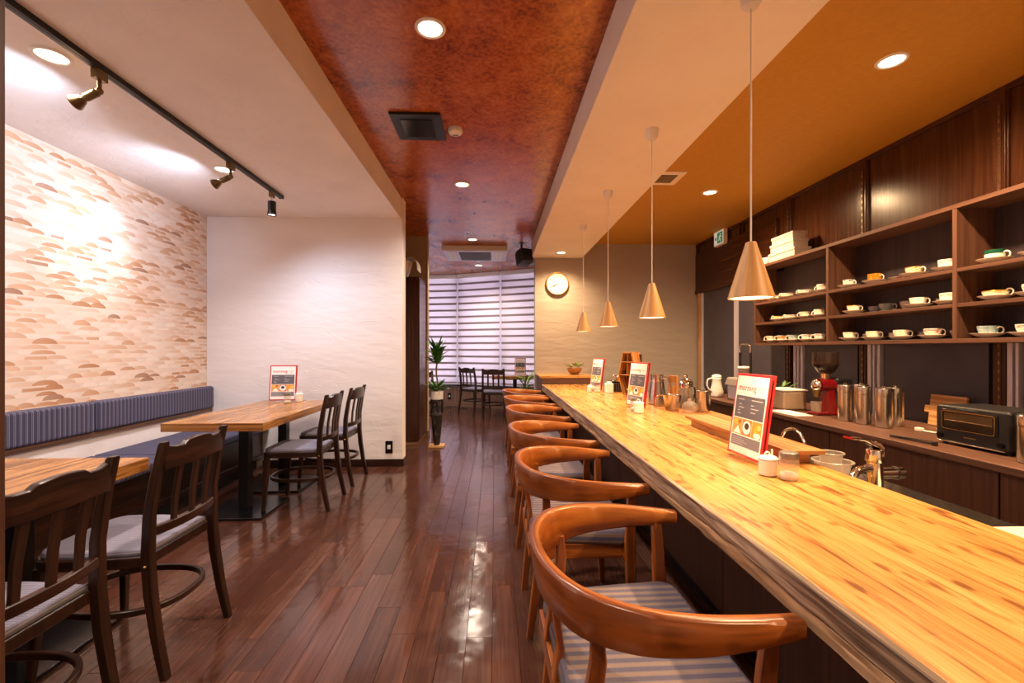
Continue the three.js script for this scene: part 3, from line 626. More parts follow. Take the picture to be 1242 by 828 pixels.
// ------------------------------------------------------------------ bar counter
{
  const c = thing('bar_counter', 'long wooden bar counter with a thick rough edge and dark front', 'bar counter', [0, 0, 0]);
  mesh('counter_top', box(.624, 1.29, .632, .72, .28, 5.87, .003, 'z'), M.counter, c);
  // rough sawn edge of two layers with an uneven face
  const up = [], lo = [];
  for (let k = 0; k <= 110; k++) {
    const z = -(.28 + (5.87 - .28) * k / 110), f = (j) => (noise(k * .9, j, 512, 64, 17) - .5) * .006 + (noise(k * .2, j, 512, 64, 18) - .5) * .006, P = (x, y) => V(x, y, z);
    const yb = .664 + (noise(k * .12, 9, 512, 64, 19) - .5) * .022;
    up.push([P(.626, .7195), P(.612, .7192), P(.6095, .717), P(.612 + f(1), .704), P(.613 + f(2), .69), P(.614 + f(3), .676), P(.615 + f(4), yb + .003), P(.626, yb)]);
    lo.push([P(.626, yb), P(.6165 + f(5), yb - .002), P(.615 + f(6), .65), P(.618 + f(7), .634), P(.626, .632)]);
  }
  mesh('edge_board', loft(up, { crease: .5 }), M.counterEdge, c);
  mesh('lower_edge_board', loft(lo, { crease: .5, ou: .7 }), M.edgePale, c);
  for (let k = 0; k < 7; k++) mesh('front_panel', box(.96, .985, .06, .632, .28 + k * .799, .28 + (k + 1) * .799 - .004, .002, 'y', k * .37), M.base, c);
  mesh('kick_board', box(.98, 1.0, 0, .07, .28, 5.87, 0), M.black, c);
  mesh('end_panel', box(.985, 1.29, 0, .632, 5.84, 5.87, .002, 'y'), M.base, c);
  // raised ledge closing the far end
  const l = thing('raised_ledge', 'raised wooden ledge closing the counter end below the clock', 'ledge', [0, 0, 0]);
  mesh('body', box(.605, 1.31, 0, .8, 5.885, DC - .003, .003, 'x'), M.walnut, l);
  mesh('top_board', box(.585, 1.325, .8, .83, 5.875, DC - .003, .004, 'x'), M.counter, l);
  // board ledge along the inner edge
  const i = thing('inner_ledge', 'low wooden ledge on the inner edge of the bar behind the menu', 'ledge', [0, 0, 0]);
  mesh('body', box(1.17, 1.27, .7205, .762, 1.78, 2.66, .002, 'z'), M.ledge, i);
  mesh('top_board', box(1.15, 1.305, .762, .78, 1.74, 2.7, .003, 'z'), M.ledge, i);
  // work shelf and sink bench behind
  const w = thing('work_shelf', 'brown wooden work shelf behind the bar counter holding pitchers', 'shelf', [0, 0, 0]);
  mesh('shelf_board', box(1.3, 1.68, .675, .70, 2.72, 5.87, .003, 'z'), M.ledge, w);
  mesh('front_board', box(1.655, 1.68, 0, .675, 2.72, 5.87, .002, 'y'), M.base, w);
  const s = thing('sink_bench', 'stainless steel sink bench behind the bar counter', 'sink', [0, 0, 0]);
  mesh('bench_top', box(1.3, 1.78, .555, .58, .4, 2.71, .004), M.steel, s);
  mesh('bench_front', box(1.755, 1.78, 0, .555, .4, 2.71, .003), M.steel, s);
}

// menu stands
function menuStand(name, x, y, d, turn, label, w = .24, h = .345) {
  const t = thing(name, label, 'menu stand', [x, y, d], turn, 'red framed menu stands');          // faces +z before the turn
  const lean = -.14, put = (g, z) => g.translate(0, h / 2, 0).rotateX(lean).translate(0, .012, z);
  const board = (z, nm, face) => {
    const b = mesh(nm, put(new RoundedBoxGeometry(w, h, .006, 2, .0025), z), M.menuRed, t);
    if (face) mesh('page', put(new THREE.PlaneGeometry(w - .02, h - .02).translate(0, 0, .0034), z), M.page, b);
  };
  board(.0, 'front_board', true); board(-.016, 'rear_board', false);
  mesh('page', put(new RoundedBoxGeometry(w - .03, h - .024, .004, 1, .001).translate(.004, 0, 0), -.0085), M.whiteMatte, t);
  mesh('holder_base', box(-.06, .06, 0, .004, -.05, .05, .0015), M.glass, t);
  mesh('holder_front', box(-.06, .06, .004, .06, -.052, -.048, .0015).rotateX(0).translate(0, 0, -.03), M.glass, t);
  mesh('holder_foot', box(-.055, .055, .004, .013, -.015, .025, .001), M.glass, t);
}
const T_BAR = -Math.PI / 2 + .02;
menuStand('menu_stand', 1.03, .7205, 1.842, T_BAR, 'red framed morning menu on the bar counter beside the white sugar pot');
menuStand('menu_stand', 1.09, .7205, 3.5, T_BAR + .25, 'red framed morning menu on the bar counter before the steel pitcher');
menuStand('menu_stand', 1.1, .7205, 4.95, T_BAR + .25, 'red framed morning menu on the bar counter near the raised ledge');
menuStand('menu_stand', -1.93, .7005, 4.2, .12, 'red framed morning menu on the table by the white wall', .23, .32);
menuStand('menu_stand', .47, .7005, 8.28, 0, 'red framed morning menu on the bay table under the blinds', .2, .3);

// pots and jars
function sugarPot(x, y, d, label, k = 1, spoon = true) {
  const t = thing('sugar_pot', label, 'pot', [x, y, d], .3, 'white sugar pots'); t.scale.setScalar(k);
  mesh('body', lathe([[0, 0], [.028, .001], [.031, .006], [.032, .055], [.03, .06], [0, .06]], 10), M.porcelain, t);
  mesh('lid', lathe([[.033, .06], [.033, .064], [.026, .07], [.01, .074], [0, .0745]], 24), M.porcelain, t);
  mesh('lid_handle', new THREE.TorusGeometry(.012, .003, 8, 16, Math.PI).translate(-.004, .073, 0), M.porcelain, t);
  if (spoon) mesh('spoon_handle', box(.014, .022, .062, .094, -.003, .001, .002), M.porcelain, t);
}
function sugarJar(x, y, d, label, k = 1) {
  const t = thing('sugar_jar', label, 'jar', [x, y, d], 0, 'glass sugar jars'); t.scale.setScalar(k);
  mesh('glass_body', lathe([[0, .0005], [.03, .001], [.031, .004], [.031, .07], [.029, .074]], 28), M.jarGlass, t);
  mesh('sugar', lathe([[0, .003], [.028, .003], [.0285, .022], [.012, .028], [0, .026]], 24), M.sugar, t);
  mesh('lid', lathe([[.0305, .074], [.031, .078], [.031, .094], [.028, .097], [0, .098]], 28), std({ color: 0x8d837c, roughness: .3, metalness: .6 }), t);
}
sugarPot(.995, .7205, 1.615, 'white sugar pot with a spoon beside the large menu on the bar');
sugarJar(1.036, .7205, 1.56, 'glass jar of white sugar beside the large menu on the bar');
sugarPot(1.035, .7205, 3.22, 'white pot with a pointed lid below the second bar menu', 1.15, false);
sugarJar(1.04, .7205, 3.34, 'glass sugar jar behind the white pot below the second bar menu');
sugarJar(1.085, .7205, 4.76, 'glass sugar jar at the foot of the bar menu near the ledge', 1.1);
sugarPot(1.02, .7205, 4.83, 'small white sugar pot behind the jar near the raised ledge', .9);
sugarPot(-1.78, .7005, 4.2, 'small white sugar pot on the dining table beside its menu', 1.1);
sugarJar(-1.83, .7005, 4.08, 'small glass sugar jar on the dining table before its menu', .95);
{
  const n = thing('napkin_box', 'white paper napkin box on the bar near the raised ledge', 'napkin box', [1.2, .7205, 4.72]);
  mesh('body', box(-.035, .035, 0, .1, -.05, .05, .006), M.plastic, n);
  mesh('napkin', box(-.02, .02, .099, .115, -.03, .03, .003), M.sugar, n);
  // small green garnish plant
  const p = thing('bowl_plant', 'trailing green plant in a wooden bowl on the raised ledge', 'potted plant', [1.1, .8305, 6.22]);
  mesh('bowl', lathe([[0, .0], [.05, .002], [.09, .04], [.105, .085], [.1, .09], [.085, .08], [0, .078]], 32), M.ledge, p);
  mesh('soil', cyl(.084, .084, .004, 20).translate(0, .078, 0), M.subfloor, p);
  leaves(p, 26, .08, [.03, .1], [.02, .12], .03, M.leafPale, .09);
}
function leafGeo(len, w, droop) {
  const pos = [], idx = [], n = 6;
  for (let k = 0; k <= n; k++) { const t = k / n, x = len * t, y = -droop * t * t, h = w * Math.sin(Math.PI * Math.min(1, .12 + t * .88)) * .5; pos.push(x, y, -h, x, y - h * .35, 0, x, y, h); }
  for (let k = 0; k < n; k++) { const a = k * 3; idx.push(a, a + 1, a + 3, a + 1, a + 4, a + 3, a + 1, a + 2, a + 4, a + 2, a + 5, a + 4); }
  const g = new THREE.BufferGeometry(); g.setAttribute('position', new THREE.Float32BufferAttribute(pos, 3)); g.setIndex(idx);
  const uv = []; for (let i = 0; i < pos.length; i += 3) uv.push(pos[i], pos[i + 2]); g.setAttribute('uv', new THREE.Float32BufferAttribute(uv, 2));
  g.computeVertexNormals(); return g;
}
function leaves(p, n, y, [l0, l1], [h0, h1], w, mat, spread = 0, elev = [.2, 1.3], droop = .2) {
  for (let k = 0; k < n; k++) {
    const len = rr(l0, l1), g = leafGeo(len, w * rr(.8, 1.2), len * droop), a = k * 2.399 + rr(-.3, .3), e = rr(...elev), r = spread * Math.sqrt(rnd());
    const m = mesh('leaf', g, mat, p); m.material.side = THREE.DoubleSide;
    m.rotation.order = 'YZX'; m.rotation.set(rr(-.3, .3), a, e); m.position.set(Math.cos(a) * r, y + rr(h0, h1) * .4, -Math.sin(a) * r);
  }
}

// things on the work shelf behind the counter
const KS = .7005;
{
  const r = thing('cutlery_rack', 'black ribbed cutlery rack with a steel tray behind the bar', 'rack', [1.39, KS, 5.12]);
  mesh('case', box(-.07, .07, 0, .1, -.12, .12, .004), M.black, r);
  for (let k = 0; k < 6; k++) mesh('rib', box(-.07 + k * .026, -.06 + k * .026, .004, .1, -.126, -.12, .002), std({ color: 0x55504e, roughness: .4 }), r);
  mesh('tray', lathe([[0, .1], [.1, .101], [.115, .115], [.112, .116], [.098, .105], [0, .104]], 28), M.steel, r);
  for (const [x, z, h, m] of [[-.05, .03, .07, M.glass], [.0, .04, .06, M.ledge], [.05, .02, .075, M.black], [-.01, -.04, .06, M.glass]]) {
    const j = thing('spice_jar', m === M.glass ? (h > .065 ? 'taller clear jar standing on the steel tray' : 'shorter clear jar standing on the steel tray') : m === M.black ? 'small dark jar standing on the steel tray' : 'small amber jar standing on the steel tray', 'jar', [1.39 + x, KS + .105, 5.12 - z], 0, 'jars on the steel tray');
    mesh('body', lathe([[0, 0], [.02, .001], [.021, h - .012], [.016, h - .004]], 20), m, j); mesh('lid', lathe([[.017, h - .004], [.017, h + .01], [0, h + .011]], 20), M.steel, j);
  }
  // hexagonal rack
  const hx = thing('hexagonal_rack', 'tall hexagonal wooden display rack behind the bar', 'rack', [1.42, KS + .004, 4.68], -1.05);
  const pts = [[-.06, .0], [.06, .0], [.125, .2], [.06, .44], [-.06, .44], [-.125, .2]];
  pts.forEach(([x, y], i) => {
    const [x2, y2] = pts[(i + 1) % 6], L = Math.hypot(x2 - x, y2 - y), a = Math.atan2(y2 - y, x2 - x);
    mesh('side_board', box(-.003, L + .003, 0, .012, -.06, .06, .002, 'x').rotateZ(a).translate(x, y, 0), M.ledge, hx);
  });
  mesh('shelf_board', box(-.11, .11, .2, .21, -.058, .058, .002, 'x'), M.ledge, hx);
  mesh('shelf_board', box(-.085, .085, .335, .345, -.058, .058, .002, 'x'), M.ledge, hx);
  mesh('divider', box(-.005, .005, .21, .335, -.056, .056, .002, 'y'), M.ledge, hx);
  mesh('divider', box(.0, .01, .345, .43, -.056, .056, .002, 'y'), M.ledge, hx);
  mesh('back_board', box(-.1, .1, .02, .42, .05, .056, .001, 'y'), M.walnut, hx);
  const bo = thing('small_bottle', 'small bottle at the foot of the hexagonal rack', 'bottle', [1.335, KS, 4.5]);
  mesh('body', lathe([[0, 0], [.016, .001], [.017, .04], [.007, .055], [.007, .07]], 18), M.hopper, bo); mesh('cap', cyl(.009, .009, .012, 16).translate(0, .07, 0), M.plastic, bo);
  // pitcher
  const p = thing('steel_pitcher', 'tall stainless steel water pitcher behind the second bar menu', 'pitcher', [1.378, KS, 3.8], .3);
  mesh('body', lathe([[0, 0], [.078, .001], [.08, .008], [.074, .1], [.056, .2], [.054, .25], [.058, .262], [.055, .263], [.05, .25], [0, .24]], 40), M.steel, p);
  mesh('collar', lathe([[.056, .205], [.0575, .21], [.056, .215]], 40), M.chrome, p);
  mesh('handle', tube([[.02, .23, .053], [.03, .235, .1], [.03, .15, .118], [.03, .07, .1], [.025, .06, .076]], .008, 24), M.chrome, p);
  mesh('spout', lathe([[.012, 0], [.02, .02], [.017, .021], [.0, .004]], 16).rotateZ(-.9).translate(.053, .235, 0), M.chrome, p);
  // saucepan / drip jug
  const j = thing('steel_jug', 'open stainless steel jug with a wire handle behind the bar', 'jug', [1.388, KS, 3.5], -.5);
  mesh('body', lathe([[0, 0], [.05, .001], [.053, .006], [.068, .115], [.072, .12], [.07, .122], [.064, .115], [.05, .01], [0, .008]], 36), M.steel, j);
  mesh('handle', tube([[-.066, .112, 0], [-.1, .115, .01], [-.122, .09, .012], [-.12, .05, .012], [-.126, .032, .012]], .006, 20), M.chrome, j);
  const hb = thing('heart_board', 'small wooden board with a heart cut-out standing behind the bar', 'board', [1.6, KS, 4.02]);
  const s = new THREE.Shape(); s.moveTo(-.045, 0); s.lineTo(.045, 0); s.lineTo(.045, .235); s.lineTo(-.045, .24); s.closePath();
  const ho = new THREE.Path(); ho.moveTo(0, .13); ho.bezierCurveTo(-.03, .16, -.022, .185, -.009, .185); ho.bezierCurveTo(-.003, .185, 0, .178, 0, .174); ho.bezierCurveTo(0, .178, .003, .185, .009, .185); ho.bezierCurveTo(.022, .185, .03, .16, 0, .13); s.holes.push(ho);
  mesh('board', uvM(new THREE.ExtrudeGeometry(s, { depth: .012, bevelEnabled: true, bevelSize: .002, bevelThickness: .002, bevelSegments: 1 }), 'y'), M.ledge, hb);
  mesh('foot', box(-.045, .045, 0, .012, -.03, .03, .002, 'x'), M.ledge, hb);
  // tea press
  const k = thing('coffee_press', 'silver coffee press with domed lid behind the bar', 'coffee press', [1.56, KS, 3.64], .4);
  mesh('glass_body', lathe([[0, .004], [.05, .004], [.051, .01], [.051, .175]], 32), M.frost, k);
  mesh('coffee', lathe([[0, .008], [.047, .008], [.047, .09], [0, .09]], 24), M.subfloor, k);
  for (let q = 0; q < 4; q++) { const a = q * Math.PI / 2 + .5; mesh('frame_bar', box(-.006, .006, 0, .18, -.0015, .0015, .001).rotateY(-a + Math.PI / 2).translate(Math.cos(a) * .0535, 0, Math.sin(a) * .0535), M.chrome, k); }
  mesh('collar', lathe([[.053, .165], [.056, .168], [.056, .185], [.053, .188]], 32), M.chrome, k);
  mesh('lid', lathe([[.057, .188], [.057, .2], [.05, .212], [.03, .232], [.01, .24], [0, .24]], 32), M.chrome, k);
  mesh('knob', new THREE.SphereGeometry(.014, 16, 12).translate(0, .256, 0), M.chrome, k);
  mesh('handle', tube([[.055, .17, 0], [.09, .16, 0], [.095, .09, 0], [.056, .04, 0]], .006, 16), M.black, k);
  const g = thing('glass_canister', 'clear ribbed glass bowl with lid behind the inner ledge', 'glass bowl', [1.476, KS, 3.38]); g.scale.setScalar(.92);
  mesh('bowl', lathe([[0, .001], [.045, .002], [.062, .035], [.06, .06], [.05, .066]], 14), M.frost, g);
  mesh('lid', lathe([[.052, .067], [.05, .075], [.02, .09], [.012, .1], [.018, .11], [0, .114]], 14), M.frost, g);
  const c = thing('steel_beaker', 'plain stainless steel beaker behind the inner ledge', 'beaker', [1.6, KS, 3.42]);
  mesh('body', lathe([[0, 0], [.046, .001], [.048, .006], [.054, .155], [.056, .16], [.052, .158], [.046, .01], [0, .008]], 36), M.steel, c);
  mesh('pour_lip', lathe([[.008, 0], [.014, .012], [.012, .013], [0, .003]], 14).rotateZ(-.8).translate(.05, .148, 0), M.steel, c);
}
// sink fittings
{
  const KS2 = .58;
  const a = thing('arched_tap', 'slender chrome arched tap behind the inner ledge', 'tap', [1.55, KS2, 2.3]);
  mesh('arch', tube([[0, 0, .1], [0, .1, .098], [0, .165, .06], [0, .185, 0], [0, .165, -.06], [0, .13, -.09]], .0085, 36), M.chrome, a);
  mesh('base', cyl(.02, .016, .03).translate(0, 0, .1), M.chrome, a);
  const f = thing('mixer_tap', 'chrome mixer tap with a flat lever behind the bar counter', 'tap', [1.44, KS2 + .012, 1.665], .1);
  mesh('base', cyl(.032, .028, .016, 28).translate(0, -.012, 0), M.chrome, f);
  mesh('body', cyl(.026, .026, .16, 28), M.chrome, f);
  mesh('collar', lathe([[.024, .16], [.031, .163], [.028, .205], [.024, .21], [0, .21]], 28), M.chrome, f);
  mesh('lever', loft([[-.115, .255, .022, .004], [-.06, .248, .02, .005], [0, .226, .025, .012], [.022, .212, .018, .008]].map(([x, y, w, h]) => rect(V(x, y, 0), ZZ, YY, w, h, .003))), M.chrome, f);
  mesh('spout', tube([[0, .13, 0], [-.045, .138, .005], [-.085, .13, .01], [-.112, .095, .012], [-.118, .06, .013]], .0145, 28), M.chrome, f);
  mesh('side_valve', cyl(.021, .021, .075, 24).rotateZ(-Math.PI / 2).translate(.01, .115, 0), M.chrome, f);
  const vk = mesh('valve_knob', cyl(.024, .022, .03, 24).rotateZ(-Math.PI / 2).translate(.085, .115, 0), M.chrome, f);
  mesh('valve_ring', new THREE.TorusGeometry(.022, .003, 8, 24).rotateY(Math.PI / 2).translate(.087, .115, 0), M.black, vk);
  mesh('hose', tube([[-.02, .06, .02], [-.07, .075, .02], [-.09, .06, .02], [-.1, .04, .02]], .009, 20), M.chrome, f);
  for (const [k, x, d, r, h, lab] of [[0, 1.6, 2.09, .08, .07, 'translucent plastic tub behind the bar counter beside the arched tap'], [1, 1.595, 2.095, .052, .1, 'taller translucent plastic tub with a fluted rim behind the bar counter']]) {
    const t = thing('plastic_tub', lab, 'tub', [x, KS2 + k * .008, d]);
    mesh('bowl', lathe([[0, .001], [r * .75, .002], [r * .95, h - .004], [r * 1.05, h], [r * 1.04, h + .003], [r * .92, h - .002], [r * .72, .006], [0, .005]], k ? 18 : 32), M.frost, t);
    mesh('rim', new THREE.TorusGeometry(r * 1.05, .003, 8, 36).rotateX(Math.PI / 2).translate(0, h, 0), M.frost, t);
  }
  const b = thing('cutting_board', 'cream cutting board lying on the steel sink bench', 'cutting board', [1.6, KS2 + .001, 1.22]);
  mesh('board', box(-.13, .13, 0, .02, -.2, .2, .006), std({ color: 0xeadfc4, roughness: .5 }), b);
  mesh('hanging_hole', new THREE.TorusGeometry(.012, .003, 8, 20).rotateX(Math.PI / 2).translate(.09, .02, .16), M.beige, b);
}

// ------------------------------------------------------------------ back counter under the wall shelf
{
  const c = thing('back_counter', 'long brown back counter along the dark wall under the shelf', 'counter', [0, 0, 0]);
  mesh('counter_top', box(2.18, XR - .032, .645, .68, .9, 4.95, .004, 'z'), M.walnut, c);
  [.9, 1.91, 2.92, 3.93].forEach((d, k) => mesh('door', box(2.215, 2.24, .08, .64, d + .004, d + 1.006, .003, 'y', k * .4), M.base, c));
  mesh('carcass', box(2.24, XR - .032, .08, .645, .9, 4.95), M.base, c);
  mesh('plinth', box(2.28, XR - .032, 0, .08, .9, 4.95), M.black, c);
  const K = .6805;
  // toaster oven
  const t = thing('toaster_oven', 'black toaster oven with a gold rimmed window on the back counter', 'toaster', [2.38, K, 2.185], 0);   // front faces -x
  mesh('body', box(0, .27, .012, .205, -.178, .178, .016, 'z'), M.black, t);
  const d = mesh('door', box(-.006, .002, .075, .185, -.13, .14, .004), M.blackGloss, t);
  const ring = (w, h, rad) => { const s = new THREE.Shape(); s.moveTo(-w + rad, -h); s.lineTo(w - rad, -h); s.quadraticCurveTo(w, -h, w, -h + rad); s.lineTo(w, h - rad); s.quadraticCurveTo(w, h, w - rad, h); s.lineTo(-w + rad, h); s.quadraticCurveTo(-w, h, -w, h - rad); s.lineTo(-w, -h + rad); s.quadraticCurveTo(-w, -h, -w + rad, -h); return s; };
  const rs = ring(.128, .048, .014), rh = ring(.125, .045, .013); rs.holes.push(new THREE.Path(rh.getPoints(6)));
  mesh('gold_rim', new THREE.ExtrudeGeometry(rs, { depth: .004, bevelEnabled: false, curveSegments: 6 }).rotateY(-Math.PI / 2).translate(-.0065, .13, -.005), M.brass, d);
  mesh('window', box(-.008, -.0062, .09, .17, -.112, .122, .002), std({ color: 0x2a241e, roughness: .06 }), d);
  mesh('rack_bar', box(-.0095, -.008, .128, .131, -.11, .12, .0005), M.steel, d);
  mesh('door_handle', box(-.022, -.008, .186, .194, -.05, .05, .003), M.black, t);
  mesh('nameplate', box(-.0025, 0, .048, .053, -.028, .028, .0005), M.brass, t);
  for (const z of [-.145, .145]) mesh('dial', cyl(.014, .013, .014, 20).rotateZ(Math.PI / 2).translate(0, .045, z), M.blackGloss, t);
  mesh('crumb_tray', box(-.008, .01, .014, .02, -.16, .16, .002), M.steel, t);
  for (const x of [.03, .24]) for (const z of [-.15, .15]) mesh('foot', cyl(.012, .012, .014, 12).translate(x, 0, z), M.black, t);
  const ct = thing('chopping_board', 'pale wooden board leaning on the dark wall behind the toaster', 'board', [2.86, K, 2.77], 0);
  mesh('board', box(-.01, .01, 0, .205, -.115, .115, .006, 'z').rotateZ(-.12), M.pale, ct);
  mesh('handle', box(-.01, .01, .08, .13, .11, .15, .008, 'z').rotateZ(-.12), M.pale, ct);
  const cord = thing('toaster_cable', 'beige power cord lying on the back counter by the toaster', 'cord', [0, K, 0]);
  mesh('cable', tube([[2.66, .006, -2.42], [2.62, .006, -2.5], [2.66, .006, -2.62], [2.76, .02, -2.7], [2.8, .012, -2.6], [2.7, .006, -2.5], [2.6, .006, -2.56], [2.58, .006, -2.66]], .0055, 60), M.cream, cord);
  mesh('plug', box(2.565, 2.595, .0, .022, 2.64, 2.68, .005), M.cream, cord);
  const sp = thing('serving_tongs', 'black tongs lying at the edge of the back counter by the toaster', 'tongs', [2.25, K, 2.36], .15);
  mesh('arm', box(-.006, .006, .004, .012, -.1, .12, .003), M.black, sp); mesh('arm', box(-.006, .006, .014, .02, -.1, .12, .003).rotateX(-.03), M.black, sp); mesh('hinge', box(-.008, .008, .0, .022, -.12, -.098, .003), M.black, sp);
  // canisters
  const can = (x, d, h, label, r = .043) => {
    const t = thing('steel_canister', label, 'canister', [x, K, d], .4, 'steel canisters on the back counter');
    mesh('body', lathe([[0, 0], [r - .002, .001], [r, .004], [r, h * .78], [r - .0015, h * .785]], 36), M.steel, t);
    mesh('lid', lathe([[r - .001, h * .787], [r + .001, h * .79], [r + .001, h - .004], [r - .003, h], [0, h + .001]], 36), M.steel, t);
    mesh('lid_handle', new THREE.TorusGeometry(.014, .0035, 8, 16, Math.PI).translate(0, h, 0), M.chrome, t);
  };
  can(2.44, 3.07, .25, 'polished steel canister standing beside the red grinder');
  can(2.58, 3.1, .25, 'polished steel canister behind the pair nearest the red grinder');
  can(2.455, 2.93, .25, 'polished steel canister in the middle of the front row');
  can(2.475, 2.795, .25, 'polished steel canister at the toaster end of the front row', .046);
  can(2.6, 2.85, .25, 'polished steel canister behind the toaster end of the row', .046);
  const big = thing('steel_bin', 'large steel canister standing beside the toaster', 'canister', [2.36, K, 1.875]);
  mesh('body', lathe([[0, 0], [.068, .001], [.07, .005], [.07, .16]], 40), M.steel, big); mesh('lid', lathe([[.0705, .161], [.072, .165], [.072, .205], [.068, .21], [0, .212]], 40), M.steel, big); mesh('lid_knob', new THREE.SphereGeometry(.014, 16, 12).translate(0, .222, 0), M.chrome, big);
  // coffee grinder
  const g = thing('coffee_grinder', 'red coffee grinder with dark hopper on the back counter', 'coffee grinder', [2.52, K, 3.36], 0);
  mesh('base', box(-.11, .06, 0, .025, -.055, .055, .01), M.red, g);
  mesh('column', loft([[0, .045, .05], [.1, .038, .042], [.17, .034, .038]].map(([y, w, l]) => rect(V(.02, y + .02, 0), XX, ZZ, w, l, .012))), M.red, g);
  mesh('grinding_head', cyl(.052, .052, .12, 32).rotateZ(Math.PI / 2).translate(.06, .225, 0), M.red, g);
  mesh('burr_cover', lathe([[0, 0], [.046, .002], [.048, .012], [.04, .03], [.018, .036], [0, .036]], 28).rotateZ(Math.PI / 2).translate(-.06, .225, 0), M.chrome, g);
  mesh('motor', box(.04, .18, .17, .285, -.055, .055, .025), M.black, g);
  mesh('throat', cyl(.028, .032, .04, 24).translate(0, .272, 0), M.chrome, g);
  const hop = mesh('hopper', lathe([[.03, .31], [.055, .325], [.085, .37], [.09, .4], [.09, .475]], 32), M.hopper, g);
  mesh('coffee_beans', lathe([[0, .315], [.03, .315], [.054, .329], [.08, .37], [0, .375]], 24), M.subfloor, hop);
  mesh('spout', cyl(.02, .028, .05, 18).translate(-.07, .135, 0), M.brass, g);
  mesh('catch_cup', lathe([[0, .026], [.032, .027], [.036, .1], [.034, .1], [.03, .03]], 24), M.frost, g).position.x = -.075;
  const tub = thing('storage_tub', 'clear plastic storage tub of brown coffee beside the red grinder', 'tub', [2.44, K, 3.72]);
  mesh('tub_wall', box(-.1, .1, 0, .155, -.13, .13, .02), phys({ color: 0xd8c0a8, transmission: .6, thickness: 0, roughness: .4 }), tub); mesh('contents', box(-.09, .09, .006, .11, -.12, .12, .015), std({ color: 0x8a6a4c, roughness: .9 }), tub); mesh('lid', box(-.104, .104, .156, .168, -.134, .134, .005), M.plastic, tub);
  const tr = thing('paper_tray', 'white tray of papers at the edge of the back counter', 'tray', [2.28, K, 3.42]);
  mesh('tray', box(-.07, .07, 0, .008, -.16, .16, .003), M.plastic, tr); mesh('paper', box(-.05, .05, .008, .014, -.12, .1, .001), M.sugar, tr);
  // far end of the back counter
  const bx = thing('water_heater', 'steel water heater box under a grey cloth at the end of the back counter', 'appliance', [2.42, K, 4.28]);
  mesh('body', box(-.12, .12, 0, .21, -.13, .13, .01), M.steel, bx);
  mesh('front_panel', box(-.125, -.118, .02, .19, -.1, .1, .004), M.alu, bx);
  const cl = thing('grey_cloth', 'grey cloth draped over the steel water heater', 'cloth', [2.42, K + .2115, 4.28]);
  { const g2 = new THREE.PlaneGeometry(.34, .36, 28, 28).rotateX(-Math.PI / 2), p = g2.attributes.position; for (let i = 0; i < p.count; i++) { const x = p.getX(i), z = p.getZ(i), ex = Math.max(0, Math.abs(x) - .12), ez = Math.max(0, Math.abs(z) - .13), e = Math.hypot(ex, ez); p.setY(i, .003 + (e > 0 ? -e * 1.3 : 0) + (e > 0 ? 0 : .012 * noise(x * 30 + 9, z * 30 + 9, 64, 64, 8))); if (e > 0) { p.setX(i, x - Math.sign(x) * ex * .62); p.setZ(i, z - Math.sign(z) * ez * .62); } } g2.computeVertexNormals(); mesh('cloth', g2, std({ color: 0x8d8580, roughness: .95, side: THREE.DoubleSide }), cl); }
  const gj = thing('lidded_jar', 'glass jar with white lid standing on the grey cloth', 'jar', [2.44, K + .228, 4.36]);
  mesh('glass_body', lathe([[0, 0], [.048, .001], [.05, .07], [.045, .08]], 28), M.frost, gj); mesh('lid', lathe([[.05, .08], [.052, .084], [.052, .1], [0, .103]], 28), M.plastic, gj);
  const wj = thing('white_jug', 'white thermos jug at the doorway end of the back counter', 'jug', [2.33, K, 4.68]);
  mesh('body', lathe([[0, 0], [.062, .002], [.066, .01], [.066, .06], [.05, .12], [.044, .18], [.05, .2], [0, .203]], 32), M.plastic, wj);
  mesh('lid', lathe([[.048, .204], [.046, .222], [.02, .232], [0, .233]], 28), M.plastic, wj);
  mesh('handle', tube([[-.046, .19, 0], [-.09, .18, 0], [-.1, .11, 0], [-.064, .05, 0]], .009, 20), M.plastic, wj);
  const st = thing('syphon_stand', 'inverted chrome bend on two black rods at the back counter end', 'stand', [2.66, K, 4.72]);
  for (const z of [-.1, .1]) mesh('rod', cyl(.012, .012, .46, 16).translate(0, 0, z), M.black, st);
  mesh('bend', tube([[0, .46, -.1], [0, .52, -.1], [0, .545, -.075], [0, .55, 0], [0, .545, .075], [0, .52, .1], [0, .46, .1]], .0115, 40), M.chrome, st);
  const hp = thing('herb_pot', 'small potted herb on the back counter behind the large menu', 'potted plant', [2.62, K, 4.02]);
  mesh('pot', lathe([[0, 0], [.04, .001], [.052, .09], [.055, .095], [.048, .092], [0, .085]], 24), M.plastic, hp);
  leaves(hp, 18, .1, [.05, .1], [.0, .18], .03, M.leaf, .04, [.1, 1.2]);
  const pb = thing('peg_cup', 'cup holding pale sticks beside the potted herb', 'cup', [2.56, K, 4.13]);
  mesh('cup', lathe([[0, 0], [.03, .001], [.034, .1], [.032, .1], [.028, .006]], 24), M.alu, pb);
  for (let k = 0; k < 4; k++) mesh('stick', box(-.006, .006, .01, .2, -.003, .003, .002).rotateZ((k - 1.5) * .08).rotateY(k * .8), M.plastic, pb);
}

